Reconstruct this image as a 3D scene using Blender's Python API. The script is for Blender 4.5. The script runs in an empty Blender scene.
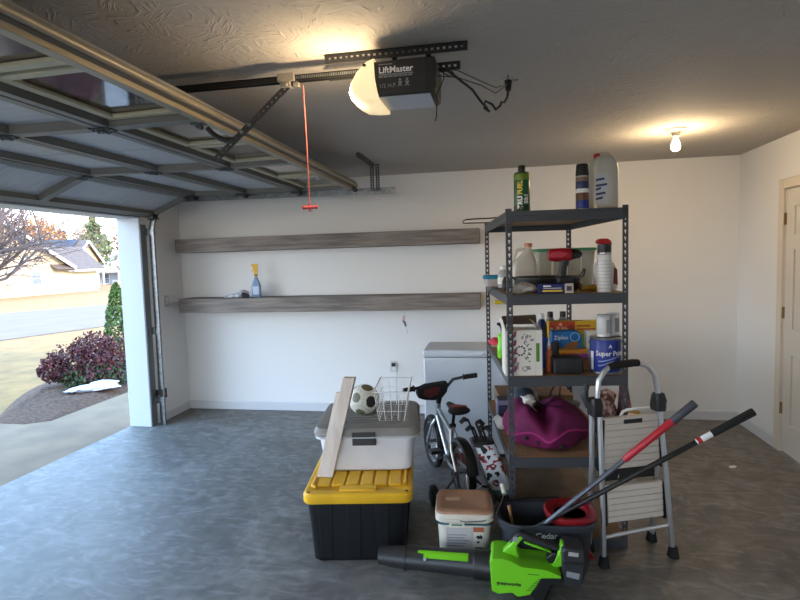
import bpy, bmesh, math, random
from mathutils import Vector, Matrix, Euler
random.seed(7)
COL = bpy.context.scene.collection
PI = math.pi
V = Vector

# ------------------------------------------------------------------ materials
def lin(c):
    return tuple(((v/255)/12.92 if v/255 <= .04045 else ((v/255+.055)/1.055)**2.4) for v in c) + (1,)

def mat(name, col, rough=.5, metal=0, col2=None, nscale=8, bump=0, bscale=40, trans=0, alpha=1, emit=0, stretch=None, spec=None, ndetail=4, nlo=.35, nhi=.65):
    m = bpy.data.materials.new(name); m.use_nodes = True
    nt = m.node_tree; b = nt.nodes['Principled BSDF']
    b.inputs['Base Color'].default_value = lin(col)
    b.inputs['Roughness'].default_value = rough
    b.inputs['Metallic'].default_value = metal
    if spec is not None: b.inputs['Specular IOR Level'].default_value = spec
    if trans: b.inputs['Transmission Weight'].default_value = trans
    if alpha < 1: b.inputs['Alpha'].default_value = alpha
    if emit:
        b.inputs['Emission Color'].default_value = lin(col); b.inputs['Emission Strength'].default_value = emit
    if col2 is not None or bump:
        tc = nt.nodes.new('ShaderNodeTexCoord'); mp = nt.nodes.new('ShaderNodeMapping')
        nt.links.new(tc.outputs['Object'], mp.inputs[0])
        if stretch: mp.inputs['Scale'].default_value = stretch
        if col2 is not None:
            n = nt.nodes.new('ShaderNodeTexNoise'); n.inputs['Scale'].default_value = nscale; n.inputs['Detail'].default_value = ndetail
            nt.links.new(mp.outputs[0], n.inputs['Vector'])
            r = nt.nodes.new('ShaderNodeValToRGB')
            r.color_ramp.elements[0].position = nlo; r.color_ramp.elements[0].color = lin(col)
            r.color_ramp.elements[1].position = nhi; r.color_ramp.elements[1].color = lin(col2)
            nt.links.new(n.outputs['Fac'], r.inputs[0]); nt.links.new(r.outputs[0], b.inputs['Base Color'])
        if bump:
            n2 = nt.nodes.new('ShaderNodeTexNoise'); n2.inputs['Scale'].default_value = bscale; n2.inputs['Detail'].default_value = 3
            nt.links.new(mp.outputs[0], n2.inputs['Vector'])
            bp = nt.nodes.new('ShaderNodeBump'); bp.inputs['Strength'].default_value = bump; bp.inputs['Distance'].default_value = .01
            nt.links.new(n2.outputs['Fac'], bp.inputs['Height']); nt.links.new(bp.outputs[0], b.inputs['Normal'])
    return m

M = {}
M['wall'] = mat('wall_paint', (222,221,219), .75, bump=.05, bscale=120)
M['trim'] = mat('white_trim', (196,198,200), .45)
M['white'] = mat('white_plastic', (222,222,220), .4)
M['cream'] = mat('cream_plastic', (205,198,182), .4)
M['black'] = mat('black_plastic', (18,18,19), .45)
M['dark'] = mat('dark_plastic', (36,37,40), .5)
M['rubber'] = mat('rubber', (14,14,15), .8)
M['charcoal'] = mat('charcoal_steel', (70,73,78), .42, .25)
M['iron'] = mat('dark_iron', (40,42,45), .5, .3)
M['steel'] = mat('galvanised_steel', (142,146,148), .38, .8, (112,116,118), 30)
M['alu'] = mat('aluminium', (200,202,204), .32, .85)
M['chrome'] = mat('chrome', (205,205,208), .15, 1)
M['doorsteel'] = mat('door_rail_paint', (108,106,100), .5)
M['doorskin'] = mat('door_skin_paint', (172,176,182), .5, col2=(158,162,168), nscale=5, stretch=(1,9,1))
M['doorcream'] = mat('window_frame_cream', (176,168,140), .5)
M['strut'] = mat('strut_paint', (150,140,122), .45, .25)
M['shelfwood'] = mat('grey_stained_wood', (136,126,118), .7, col2=(96,89,84), nscale=7, stretch=(.35,6,5), bump=.15, bscale=30, ndetail=8)
M['board'] = mat('particle_board', (160,124,88), .8, col2=(138,104,72), nscale=60)
M['bottomboard'] = mat('worn_particle_board', (118,96,72), .75, col2=(94,78,60), nscale=7)
M['cardboard'] = mat('cardboard', (146,112,80), .8, col2=(128,98,70), nscale=20)
M['greige'] = mat('greige_lid_plastic', (134,131,127), .5, col2=(124,121,117), nscale=6)
M['yellow'] = mat('yellow_lid_plastic', (232,180,34), .45, col2=(216,164,26), nscale=7)
M['clear'] = mat('cloudy_clear_plastic', (232,232,234), .35, trans=.1, col2=(222,222,226), nscale=5)
M['red'] = mat('red_plastic', (166,18,26), .4)
M['crimson'] = mat('crimson_handle', (176,26,44), .38)
M['green'] = mat('lime_green_plastic', (112,196,24), .4)
M['magenta'] = mat('magenta_fabric', (120,8,78), .8, col2=(84,6,56), nscale=5, bump=.9, bscale=11)
M['tan_lid'] = mat('tan_lid_plastic', (172,128,98), .5, col2=(150,112,86), nscale=6)
M['bucket'] = mat('off_white_plastic', (212,204,190), .45)
M['slate'] = mat('slate_plastic', (48,52,60), .5)
M['blue'] = mat('deep_blue_label', (22,44,132), .4)
M['brightblue'] = mat('bright_blue_card', (28,116,178), .5, col2=(18,92,158), nscale=8)
M['ink'] = mat('black_ink', (16,16,16), .6)
M['inkwhite'] = mat('white_ink', (232,232,232), .5)
M['inkyellow'] = mat('yellow_ink', (226,196,30), .5)
M['inkgrey'] = mat('grey_ink', (136,138,140), .6)
M['boxwhite'] = mat('printed_white_card', (222,218,208), .6)
M['orange'] = mat('orange_card', (206,110,44), .6)
M['glass'] = mat('window_glass', (200,205,215), .05, trans=1)

# ------------------------------------------------------------------ mesh builder
class MB:
    def __init__(s): s.bm = bmesh.new()
    def _f(s, vs):
        try: return s.bm.faces.new(vs)
        except ValueError: return None
    def box(s, x0, x1, y0, y1, z0, z1, T=None):
        p = [V((x, y, z)) for z in (z0, z1) for y in (y0, y1) for x in (x0, x1)]
        if T is not None: p = [T @ q for q in p]
        v = [s.bm.verts.new(q) for q in p]
        for f in ((0,2,3,1),(4,5,7,6),(0,1,5,4),(2,6,7,3),(0,4,6,2),(1,3,7,5)): s._f([v[i] for i in f])
        return s
    def loft(s, secs, cap=True, closed=True):
        rings = [[s.bm.verts.new(V(p)) for p in sec] for sec in secs]
        n = len(rings[0])
        for a, b in zip(rings, rings[1:]):
            for i in range(n if closed else n-1):
                j = (i+1) % n; s._f([a[i], a[j], b[j], b[i]])
        if cap: s._f(list(reversed(rings[0]))); s._f(rings[-1])
        return s
    def tube(s, pts, r, n=8, closed=False):
        pts = [V(p) for p in pts]; N = len(pts)
        rs = r if isinstance(r, (list, tuple)) else [r]*N
        secs = []; up = None
        for i, p in enumerate(pts):
            if closed: t = pts[(i+1) % N]-pts[i-1]
            else: t = pts[min(i+1, N-1)]-pts[max(i-1, 0)]
            t.normalize()
            if up is None:
                up = t.orthogonal().normalized()
            else:
                up = (up-t*up.dot(t))
                up = up.normalized() if up.length > 1e-6 else t.orthogonal().normalized()
            bi = t.cross(up)
            secs.append([p+rs[i]*(math.cos(a)*up+math.sin(a)*bi) for a in [2*PI*k/n for k in range(n)]])
        if closed: secs.append(secs[0]); s.loft(secs, cap=False); bmesh.ops.remove_doubles(s.bm, verts=s.bm.verts, dist=1e-6)
        else: s.loft(secs)
        return s
    def cyl(s, p0, p1, r0, r1=None, n=16): return s.tube([p0, p1], [r0, r0 if r1 is None else r1], n)
    def lathe(s, prof, n=28, T=None):
        secs = []
        for r, z in prof:
            r = max(r, 1e-4)
            ring = [V((r*math.cos(2*PI*k/n), r*math.sin(2*PI*k/n), z)) for k in range(n)]
            secs.append([T @ p for p in ring] if T is not None else ring)
        return s.loft(secs)
    def prism(s, pts, d0, d1, plane='xz', T=None):
        def mk(a, b, d):
            q = V((a, d, b)) if plane == 'xz' else V((a, b, d)) if plane == 'xy' else V((d, a, b))
            return T @ q if T is not None else q
        A = [s.bm.verts.new(mk(a, b, d0)) for a, b in pts]; B = [s.bm.verts.new(mk(a, b, d1)) for a, b in pts]
        n = len(pts)
        for i in range(n):
            j = (i+1) % n; s._f([A[i], A[j], B[j], B[i]])
        s._f(list(reversed(A))); s._f(B)
        return s
    def sphere(s, c, r, nu=20, nv=12, T=None):
        r = (r, r, r) if not isinstance(r, (tuple, list)) else r
        secs = []
        for j in range(nv+1):
            ph = -PI/2+PI*j/nv; cr = max(math.cos(ph), 1e-3)
            ring = [V((c[0]+r[0]*cr*math.cos(2*PI*k/nu), c[1]+r[1]*cr*math.sin(2*PI*k/nu), c[2]+r[2]*math.sin(ph))) for k in range(nu)]
            secs.append([T @ p for p in ring] if T is not None else ring)
        return s.loft(secs)
    def build(s, name, m, parent=None, bevel=0, sub=0, angle=38):
        bmesh.ops.recalc_face_normals(s.bm, faces=s.bm.faces)
        me = bpy.data.meshes.new(name); s.bm.to_mesh(me); s.bm.free()
        for x in (m if isinstance(m, (list, tuple)) else [m]): me.materials.append(x)
        me.shade_smooth(); me.set_sharp_from_angle(angle=math.radians(angle))
        o = bpy.data.objects.new(name, me); COL.objects.link(o)
        if parent is not None: o.parent = parent
        if bevel:
            b = o.modifiers.new('bevel', 'BEVEL'); b.width = bevel; b.segments = 2; b.limit_method = 'ANGLE'
        if sub:
            b = o.modifiers.new('sub', 'SUBSURF'); b.levels = sub; b.render_levels = sub
        return o

def rr(hx, hy, r, z, cx=0, cy=0, seg=4):
    out = []
    r = min(r, hx, hy)
    for q, (sx, sy) in enumerate(((1,1),(-1,1),(-1,-1),(1,-1))):
        for k in range(seg+1):
            a = PI/2*q+PI/2*k/seg
            out.append((cx+sx*(hx-r)+r*math.cos(a), cy+sy*(hy-r)+r*math.sin(a), z))
    return out

def tag(o, label=None, cat=None, group=None, kind=None):
    if label: o['label'] = label
    if cat: o['category'] = cat
    if group: o['group'] = group
    if kind: o['kind'] = kind
    return o

def thing(name, label, cat, loc=(0,0,0), rz=0, group=None):
    o = bpy.data.objects.new(name, None); COL.objects.link(o)
    o.empty_display_size = .05
    o.location = loc; o.rotation_euler = (0, 0, rz)
    return tag(o, label, cat, group)

def struct(name, mb, m, **k):
    return tag(mb.build(name, m, **k), kind='structure')

def copy_tree(o, parent=None):
    c = o.copy(); COL.objects.link(c)
    if parent is not None: c.parent = parent
    for ch in list(o.children): copy_tree(ch, c)
    return c

def text(body, size, m, parent, loc, rot=(0,0,0), ext=.0006, wrap=0, width=1.0, bold=0, name='lettering', align='LEFT'):
    """Lettering; wrap = radius of the cylinder (about local z) it lies on."""
    cu = bpy.data.curves.new('t', 'FONT'); cu.body = body; cu.size = size; cu.extrude = ext; cu.offset = bold; cu.align_x = align
    cu.resolution_u = 3
    tmp = bpy.data.objects.new('t', cu); COL.objects.link(tmp)
    bpy.context.view_layer.update()
    me = bpy.data.meshes.new_from_object(tmp.evaluated_get(bpy.context.evaluated_depsgraph_get()))
    bpy.data.objects.remove(tmp); me.name = name
    R = Euler(rot).to_matrix()
    for v in me.vertices:
        co = V((v.co.x*width, v.co.y, v.co.z))
        if wrap:
            # co first turned in its own plane by rot[1] (vertical writing), then bent on the cylinder facing -y
            a = rot[1]; x = co.x*math.cos(a)-co.y*math.sin(a); z = co.x*math.sin(a)+co.y*math.cos(a)
            x += loc[0]; th = x/wrap+loc[1]; rad = wrap+co.z+.0008
            v.co = V((rad*math.sin(th), -rad*math.cos(th), z+loc[2]))
        else:
            v.co = R @ co + V(loc)
    me.materials.clear(); me.materials.append(m)
    o = bpy.data.objects.new(name, me); COL.objects.link(o); o.parent = parent
    return o

def perf(mb, w, L, t, pitch, hw, hh, T, start=None, drop=True):
    """perforated flat strip: x 0..w, z 0..L, y 0..t"""
    a = (w-hw)/2
    mb.box(0, a, 0, t, 0, L, T); mb.box(w-a, w, 0, t, 0, L, T)
    n = int(L/pitch); z = (L-n*pitch)/2
    prev = 0
    for i in range(n):
        c = z+pitch*(i+.5)
        mb.box(a, w-a, 0, t, prev, c-hh/2, T); prev = c+hh/2
        if drop:
            mb.box(a, a+hw*.27, 0, t, c-hh/2, c, T); mb.box(w-a-hw*.27, w-a, 0, t, c-hh/2, c, T)
    mb.box(a, w-a, 0, t, prev, L, T)

def arc(c, r, a0, a1, n, ax='xz', y=0):
    out = []
    for i in range(n+1):
        a = a0+(a1-a0)*i/n
        u, w = c[0]+r*math.cos(a), c[1]+r*math.sin(a)
        out.append((u, y, w) if ax == 'xz' else (u, w, y) if ax == 'xy' else (y, u, w))
    return out

def Tloc(x, y, z, rx=0, ry=0, rz=0):
    return Matrix.Translation((x, y, z)) @ Euler((rx, ry, rz)).to_matrix().to_4x4()

def bands(mb_prof, cuts, mats): pass
# ------------------------------------------------------------------ the room
XL, XR, YB, ZC, YF = -3.42, 2.163, 5.445, 2.44, -2.3
XO = -3.65                                    # outer face of the left wall
WX0, WX1 = -2.9, -.3                           # unseen doorway behind the viewer, added to let in frontal daylight
JF, JN, ZO = 4.755, -.14, 2.06                # garage opening: far jamb, near jamb, head

def floor_mat():
    m = bpy.data.materials.new('sealed_concrete'); m.use_nodes = True; nt = m.node_tree; b = nt.nodes['Principled BSDF']
    tc = nt.nodes.new('ShaderNodeTexCoord')
    n1 = nt.nodes.new('ShaderNodeTexNoise'); n1.inputs['Scale'].default_value = 1.3; n1.inputs['Detail'].default_value = 8; n1.inputs['Roughness'].default_value = .65
    n1.inputs['Distortion'].default_value = .8
    n2 = nt.nodes.new('ShaderNodeTexNoise'); n2.inputs['Scale'].default_value = 7; n2.inputs['Detail'].default_value = 8; n2.inputs['Distortion'].default_value = 1.2
    for n in (n1, n2): nt.links.new(tc.outputs['Object'], n.inputs['Vector'])
    r = nt.nodes.new('ShaderNodeValToRGB'); e = r.color_ramp.elements
    e[0].position = .3; e[0].color = lin((92,87,81)); e[1].position = .72; e[1].color = lin((136,131,125))
    nt.links.new(n1.outputs['Fac'], r.inputs[0])
    r2 = nt.nodes.new('ShaderNodeValToRGB'); e = r2.color_ramp.elements
    e[0].position = .35; e[0].color = (.6,.6,.6,1); e[1].position = .7; e[1].color = (1.15,1.15,1.15,1)
    nt.links.new(n2.outputs['Fac'], r2.inputs[0])
    mx = nt.nodes.new('ShaderNodeMix'); mx.data_type = 'RGBA'; mx.blend_type = 'MULTIPLY'; mx.inputs[0].default_value = .8
    nt.links.new(r.outputs[0], mx.inputs[6]); nt.links.new(r2.outputs[0], mx.inputs[7])
    # pale trowel scuffs
    w = nt.nodes.new('ShaderNodeTexNoise'); w.inputs['Scale'].default_value = 3; w.inputs['Detail'].default_value = 10; w.inputs['Distortion'].default_value = 3.5
    mp = nt.nodes.new('ShaderNodeMapping'); mp.inputs['Scale'].default_value = (1,2.2,1); mp.inputs['Rotation'].default_value = (0,0,.6)
    nt.links.new(tc.outputs['Object'], mp.inputs[0]); nt.links.new(mp.outputs[0], w.inputs['Vector'])
    r3 = nt.nodes.new('ShaderNodeValToRGB'); e = r3.color_ramp.elements
    e[0].position = .5; e[0].color = (0,0,0,1); e[1].position = .78; e[1].color = (.36,.36,.36,1)
    nt.links.new(w.outputs['Fac'], r3.inputs[0])
    mx2 = nt.nodes.new('ShaderNodeMix'); mx2.data_type = 'RGBA'; mx2.inputs[7].default_value = lin((176,175,174))
    nt.links.new(r3.outputs[0], mx2.inputs[0]); nt.links.new(mx.outputs[2], mx2.inputs[6])
    nt.links.new(mx2.outputs[2], b.inputs['Base Color'])
    mr = nt.nodes.new('ShaderNodeMapRange'); mr.inputs[1].default_value = .3; mr.inputs[2].default_value = .7; mr.inputs[3].default_value = .44; mr.inputs[4].default_value = .64
    nt.links.new(n1.outputs['Fac'], mr.inputs[0]); nt.links.new(mr.outputs[0], b.inputs['Roughness'])
    bp = nt.nodes.new('ShaderNodeBump'); bp.inputs['Strength'].default_value = .08; bp.inputs['Distance'].default_value = .01
    nt.links.new(n2.outputs['Fac'], bp.inputs['Height']); nt.links.new(bp.outputs[0], b.inputs['Normal'])
    return m

def ceiling_mat():
    m = bpy.data.materials.new('stomped_ceiling'); m.use_nodes = True; nt = m.node_tree; b = nt.nodes['Principled BSDF']
    b.inputs['Base Color'].default_value = lin((172,166,158)); b.inputs['Roughness'].default_value = .85
    tc = nt.nodes.new('ShaderNodeTexCoord')
    v = nt.nodes.new('ShaderNodeTexVoronoi'); v.inputs['Scale'].default_value = 10
    nt.links.new(tc.outputs['Object'], v.inputs['Vector'])
    # every stomp mark gets its own direction: turn a stripe pattern by the cell colour
    sub = nt.nodes.new('ShaderNodeVectorMath'); sub.operation = 'SUBTRACT'
    nt.links.new(tc.outputs['Object'], sub.inputs[0]); nt.links.new(v.outputs['Position'], sub.inputs[1])
    rot = nt.nodes.new('ShaderNodeVectorRotate'); rot.rotation_type = 'Z_AXIS'
    sep = nt.nodes.new('ShaderNodeSeparateColor'); nt.links.new(v.outputs['Color'], sep.inputs[0])
    mu = nt.nodes.new('ShaderNodeMath'); mu.operation = 'MULTIPLY'; mu.inputs[1].default_value = 6.28
    nt.links.new(sep.outputs[0], mu.inputs[0]); nt.links.new(mu.outputs[0], rot.inputs['Angle'])
    nt.links.new(tc.outputs['Object'], rot.inputs['Vector'])
    mp = nt.nodes.new('ShaderNodeMapping'); mp.inputs['Scale'].default_value = (13,62,1)
    nt.links.new(rot.outputs[0], mp.inputs[0])
    n = nt.nodes.new('ShaderNodeTexNoise'); n.inputs['Scale'].default_value = 1; n.inputs['Detail'].default_value = 3; n.inputs['Distortion'].default_value = .6
    nt.links.new(mp.outputs[0], n.inputs['Vector'])
    r = nt.nodes.new('ShaderNodeValToRGB'); r.color_ramp.elements[0].position = .5; r.color_ramp.elements[1].position = .72
    nt.links.new(n.outputs['Fac'], r.inputs[0])
    bp = nt.nodes.new('ShaderNodeBump'); bp.inputs['Strength'].default_value = .5; bp.inputs['Distance'].default_value = .010
    nt.links.new(r.outputs[0], bp.inputs['Height']); nt.links.new(bp.outputs[0], b.inputs['Normal'])
    return m

struct('floor', MB().box(XO, XR+.15, YF-.15, YB+.15, -.15, 0), floor_mat())
struct('ceiling', MB().box(XO, XR+.15, YF-.15, YB+.15, ZC, ZC+.15), ceiling_mat())
struct('wall_back', MB().box(XO, XR+.15, YB, YB+.15, 0, ZC), M['wall'])
struct('wall_front', MB().box(XO, WX0, YF-.15, YF, 0, ZC).box(WX1, XR+.15, YF-.15, YF, 0, ZC).box(WX0, WX1, YF-.15, YF, 2.08, ZC), M['wall'])
struct('trim_added_doorway', MB().box(WX0, WX0+.02, YF-.16, YF+.01, 0, 2.06).box(WX1-.02, WX1, YF-.16, YF+.01, 0, 2.06).box(WX0, WX1, YF-.16, YF+.01, 2.06, 2.08), M['trim'])  # casing of the doorway added for fill light
DY0, DY1, DZ = 3.80, 4.625, 2.035             # the inside door in the right wall
struct('wall_right', MB().box(XR, XR+.15, YF, DY0-.02, 0, ZC).box(XR, XR+.15, DY1+.02, YB, 0, ZC).box(XR, XR+.15, DY0-.02, DY1+.02, DZ+.015, ZC), M['wall'])
struct('wall_left', MB().box(XO, XL, JF+.02, YB, 0, ZC).box(XO, XL, JN-.02, JF+.02, ZO+.02, ZC).box(XO, XL, YF, JN-.02, 0, ZC), M['wall'])
# jamb liner of the garage opening, white with blue skylit shade put into its colour
struct('trim_1', MB().box(XO-.004, XL+.004, JF, JF+.02, 0, ZO+.02).box(XO-.02, XL+.004, JN-.02, JN, 0, ZO+.02).box(XO-.02, XL+.004, JN, JF, ZO, ZO+.02)
       .box(XO-.012, XO, JF+.02, JF+.1, 0, ZO+.1).box(XO-.045, XO, JN-.1, JN, 0, ZO+.1), mat('jamb_sky_tint', (182,189,196), .45), bevel=.003)
def baseboard(name, x0, x1, y0, y1, side):
    h, t = .088, .014
    mb = MB()
    if side == 'back':
        mb.box(x0, x1, y1-t, y1, 0, h-.014).prism([(y1-t, h-.014), (y1, h-.014), (y1, h), (y1-.006, h)], x0, x1, 'yz')
    elif side == 'right':
        mb.box(x1-t, x1, y0, y1, 0, h-.014).prism([(x1-t, h-.014), (x1, h-.014), (x1, h), (x1-.006, h)], y0, y1, 'xz')
    else:
        mb.box(x0, x0+t, y0, y1, 0, h-.014).prism([(x0+t, h-.014), (x0, h-.014), (x0, h), (x0+.006, h)], y0, y1, 'xz')
    struct(name, mb, M['trim'])
baseboard('baseboard_back', XL, XR, 0, YB, 'back')
baseboard('baseboard_right', 0, XR, 4.71, YB-.014, 'right')
baseboard('baseboard_left', XL, 0, 4.93, YB-.014, 'left')
# door casing and six panel door
struct('trim_2', MB().box(XR-.018, XR, DY1+.005, DY1+.08, 0, DZ+.08).box(XR-.018, XR, DY0-.08, DY0-.005, 0, DZ+.08).box(XR-.018, XR, DY0-.005, DY1+.005, DZ+.005, DZ+.08)
       .box(XR, XR+.12, DY1, DY1+.02, 0, DZ).box(XR, XR+.12, DY0-.02, DY0, 0, DZ).box(XR, XR+.12, DY0-.02, DY1+.02, DZ, DZ+.015), mat('door_casing_paint', (206,196,180), .5), bevel=.004)
dm = mat('door_paint', (204,198,188), .5)
d = MB()
xf = XR+.002
d.box(xf+.012, xf+.038, DY0+.003, DY1-.003, .012, DZ-.003)
w = DY1-DY0
for a0, a1 in ((0,.115),(w/2-.055,w/2+.055),(w-.115,w)): d.box(xf, xf+.012, DY0+.003+a0*.99, DY0+.003+a1*.99, .012, DZ-.003)
for z0, z1 in ((.012,.24),(.78,.98),(1.58,1.69),(1.9,DZ-.003)): 
    d.box(xf, xf+.0119, DY0+.003+.1139, DY0+w/2-.0545, z0, z1); d.box(xf, xf+.0119, DY0+w/2+.0575, DY1-.117, z0, z1)
for z0, z1 in ((.27,.75),(1.01,1.55),(1.72,1.87)):
    for a0, a1 in ((.145,w/2-.085),(w/2+.085,w-.145)): d.box(xf+.004, xf+.0125, DY0+a0, DY0+a1, z0, z1)
door = struct('door_1', d, dm, bevel=.002)
for z in (1.813, 1.094, .347):
    h = MB().cyl((XR-.006, DY1+.002, z-.045), (XR-.006, DY1+.002, z+.045), .007, n=10).box(XR-.003, XR+.003, DY1-.012, DY1+.004, z-.044, z+.044)
    h.build('hinge', mat('aged_brass', (128,104,66), .45, .5), door)
MB().lathe([(.001,0),(.026,0),(.026,.006),(.011,.01),(.011,.03),(.027,.04),(.03,.055),(.02,.068),(.001,.07)], 20, Tloc(xf, DY0+.07, .95, 0, -PI/2)).build('door_knob', M['steel'], door)
# unseen eave and roof over the garage, put in to block the sun
struct('roof', MB().prism([(XO-.45, 2.62), (XR+.15, 2.62), (XR+.15, 4.9), (-.8, 5.6), (XO-.45, 2.72)], YF-.5, YB+.5, 'xz'), mat('shingles', (70,66,64), .9))
struct('trim_3', MB().box(XO-.47, XO-.001, YF-.5, YB+.5, 2.595, 2.62), M['trim'])
struct('wall_gable', MB().box(XO, XR+.15, YF-.15, YB+.15, 2.59, 2.62), M['wall'])

# ------------------------------------------------------------------ overhead garage door
YC = [-.13, .98, 2.28, 3.42, 4.745]           # stiles
PTH = [(-3.27, 2.055), (-2.83, 2.24), (-2.31, 2.235), (-1.78, 2.23), (-1.225, 2.238)]
gd = thing('garage_door', 'open sectional garage door parked flat under the ceiling, white steel with windows', 'garage door', (-2.2, 2.3, 2.24))
def build_section(i):
    (x0, z0), (x1, z1) = PTH[i], PTH[i+1]
    Ld = math.hypot(x1-x0, z1-z0); a = math.atan2(z1-z0, x1-x0)
    # local: x along the section, y across, z up; underside z=0
    T = Matrix.Translation((x0+2.2, -2.3, z0-2.24)) @ Euler((0, -a, 0)).to_matrix().to_4x4()
    L0, L1 = .004, Ld-.004
    y0, y1 = YC[0], YC[-1]
    top = i == 3
    sk = MB()
    wins = []
    if top:
        u0, u1 = .10, Ld-.105
        for b0, b1 in zip(YC, YC[1:]):
            mid = (b0+b1)/2; q = .075
            wins += [(b0+q, mid-.045), (mid+.045, b1-q)]
        sk.box(L0, u0, y0, y1, .04, .046, T); sk.box(u1, L1, y0, y1, .04, .046, T)
        e = y0
        for w0, w1 in wins: sk.box(u0, u1, e, w0, .04, .046, T); e = w1
        sk.box(u0, u1, e, y1, .04, .046, T)
    else:
        sk.box(L0, L1, y0, y1, .04, .046, T)
        for b0, b1 in zip(YC, YC[1:]):           # pressed panels seen from their back
            mid = (b0+b1)/2
            for p0, p1 in ((b0+.1, mid-.05), (mid+.05, b1-.1)):
                ua, ub = .115, Ld-.115
                sk.box(ua, ub, p0, p1, .036, .041, T)
    sec = sk.build('door_section', M['doorskin'], gd)
    rl = MB()
    lo = .075 if i == 0 else .048
    rl.box(L0, lo, y0, y1, 0, .006, T).box(lo-.006, lo, y0, y1, 0, .04, T).box(L0, L0+.006, y0, y1, 0, .04, T)
    rl.box(L1-.048, L1, y0, y1, 0, .006, T).box(L1-.048, L1-.043, y0, y1, 0, .04, T).box(L1-.006, L1, y0, y1, 0, .05, T)
    rl.build('rail', M['doorsteel'], sec, bevel=.0015)
    for k, y in enumerate(YC):
        hw = .034
        ya, yb = max(y-hw, y0), min(y+hw, y1)
        MB().box(lo, L1-.06, ya, yb, -.003, .003, T).box(lo, L1-.06, ya, ya+.004, .002, .04, T).box(lo, L1-.06, yb-.004, yb, .002, .04, T).build('stile', M['doorsteel'], sec)
        if i < 3:                                # hinge across the joint above
            h = MB(); yy = min(max(y, y0+.05), y1-.05)
            h.box(L1-.055, L1+.05, yy-.03, yy+.03, -.008, -.003, T).cyl(T @ V((L1+.003, yy-.032, -.011)), T @ V((L1+.003, yy+.032, -.011)), .008, n=8)
            for du in (-.04, -.02, .02, .038):
                for dv in (-.018, .018): h.cyl(T @ V((L1+du, yy+dv, -.008)), T @ V((L1+du, yy+dv, -.015)), .006, n=6)
            h.build('hinge', M['charcoal'], sec)
    if top:
        for w0, w1 in wins:
            f = MB()
            for r_ in ((u0-.03, u0+.012, w0-.03, w1+.03), (u1-.012, u1+.03, w0-.03, w1+.03), (u0, u1, w0-.03, w0+.012), (u0, u1, w1-.012, w1+.03)):
                f.box(r_[0], r_[1], r_[2], r_[3], .022, .0398, T)
            f.build('window_frame', M['doorcream'], sec, bevel=.004)
            MB().box(u0, u1, w0, w1, .041, .044, T).build('window_pane', M['glass'], sec)
    # rollers at the far end
    u = L1 if i < 3 else L1-.03
    rb = MB().cyl(T @ V((u, y1-.06, -.02)), T @ V((u, 4.80, -.012)), .006, n=8).box(u-.035, u+.035, y1-.07, y1-.004, -.022, -.003, T)
    rb.cyl(T @ V((u, 4.79, -.012)), T @ V((u, 4.812, -.012)), .02, n=14)
    rb.build('roller', M['black'], sec)
    if i == 0:
        MB().box(.01, .07, y1-.085, y1-.003, -.035, -.001, T).cyl(T @ V((.03, y1-.06, -.02)), T @ V((.03, 4.81, -.02)), .007, n=8).build('corner_bracket', M['black'], sec)
        MB().box(-.012, .006, y0, y1, .004, .042, T).build('weather_seal', M['rubber'], sec)
    if top:
        s = MB()
        s.box(L1-.06, L1-.022, y0, y1, -.022, -.019, T).box(L1-.06, L1-.057, y0, y1, -.022, .0, T).box(L1-.025, L1-.022, y0, y1, -.022, .0, T)
        s.box(L1-.075, L1-.06, y0, y1, -.004, -.001, T)
        s.build('strut', M['strut'], sec, bevel=.002)
        MB().tube([T @ V((L1+.004, y0, .016)), T @ V((L1+.004, y1, .016))], .013, 10).build('edge_cap', M['strut'], sec)
        # bracket taking the opener arm
        MB().box(L1-.10, L1-.04, 2.245, 2.285, -.027, -.018, T).box(L1-.075, L1-.055, 2.25, 2.255, -.045, -.02, T).box(L1-.075, L1-.055, 2.275, 2.28, -.045, -.02, T).build('arm_bracket', M['charcoal'], sec)
for i in range(4): build_section(i)

# ------------------------------------------------------------------ far track of the door
tk = thing('door_track', 'galvanised door track rising by the far jamb then running along back wall', 'door track', (-3.335, 4.80, 0))
def U(x, y, z): return (x+3.335, y-4.80, z)
cl = [(-3.335, 0.0), (-3.335, 1.93)] + [(-3.335+.3-.3*math.cos(a), 1.93+.3*math.sin(a)) for a in [PI/2*k/14 for k in range(1, 15)]] + [(-.895, 2.208)]
prof = [(-.027, -.024), (.027, -.024), (.027, .0), (.0245, .0), (.0245, -.0215), (-.0245, -.0215), (-.0245, .0), (-.027, .0)]   # (normal, across)
secs = []
for i, (x, z) in enumerate(cl):
    a = cl[max(i-1, 0)]; b = cl[min(i+1, len(cl)-1)]
    t = V((b[0]-a[0], 0, b[1]-a[1])).normalized(); nrm = V((-t.z, 0, t.x))
    secs.append([V(U(x, 4.84, z))+nrm*p+V((0, -q-.018, 0)) for p, q in prof])
MB().loft(secs).build('track', M['steel'], tk)
MB().box(-.075, -.07, -.043, .045, .0, 2.0).build('wall_angle', mat('angle_paint', (124,126,128), .5, .4), tk)
for z in (.25, .95, 1.93):
    MB().box(-.07, .02, .035, .06, z-.03, z+.03).box(-.069, -.055, -.005, .06, z-.035, z+.035).build('track_bracket', M['steel'], tk)
hg = MB()
for x, dx in ((-1.11, .015), (-1.06, -.015)):
    perf(hg, .034, .235, .003, .022, .009, .011, Tloc(*U(x, 4.78, 2.205)), drop=False)
hg.build('hanger', M['charcoal'], tk)
hg = MB()
hg.box(2.245, 2.275, -.57, .02, .0+2.436, 2.4395).box(2.245, 2.248, -.57, .02, 2.41, 2.4395)
hg.build('ceiling_angle', M['charcoal'], tk)

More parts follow.
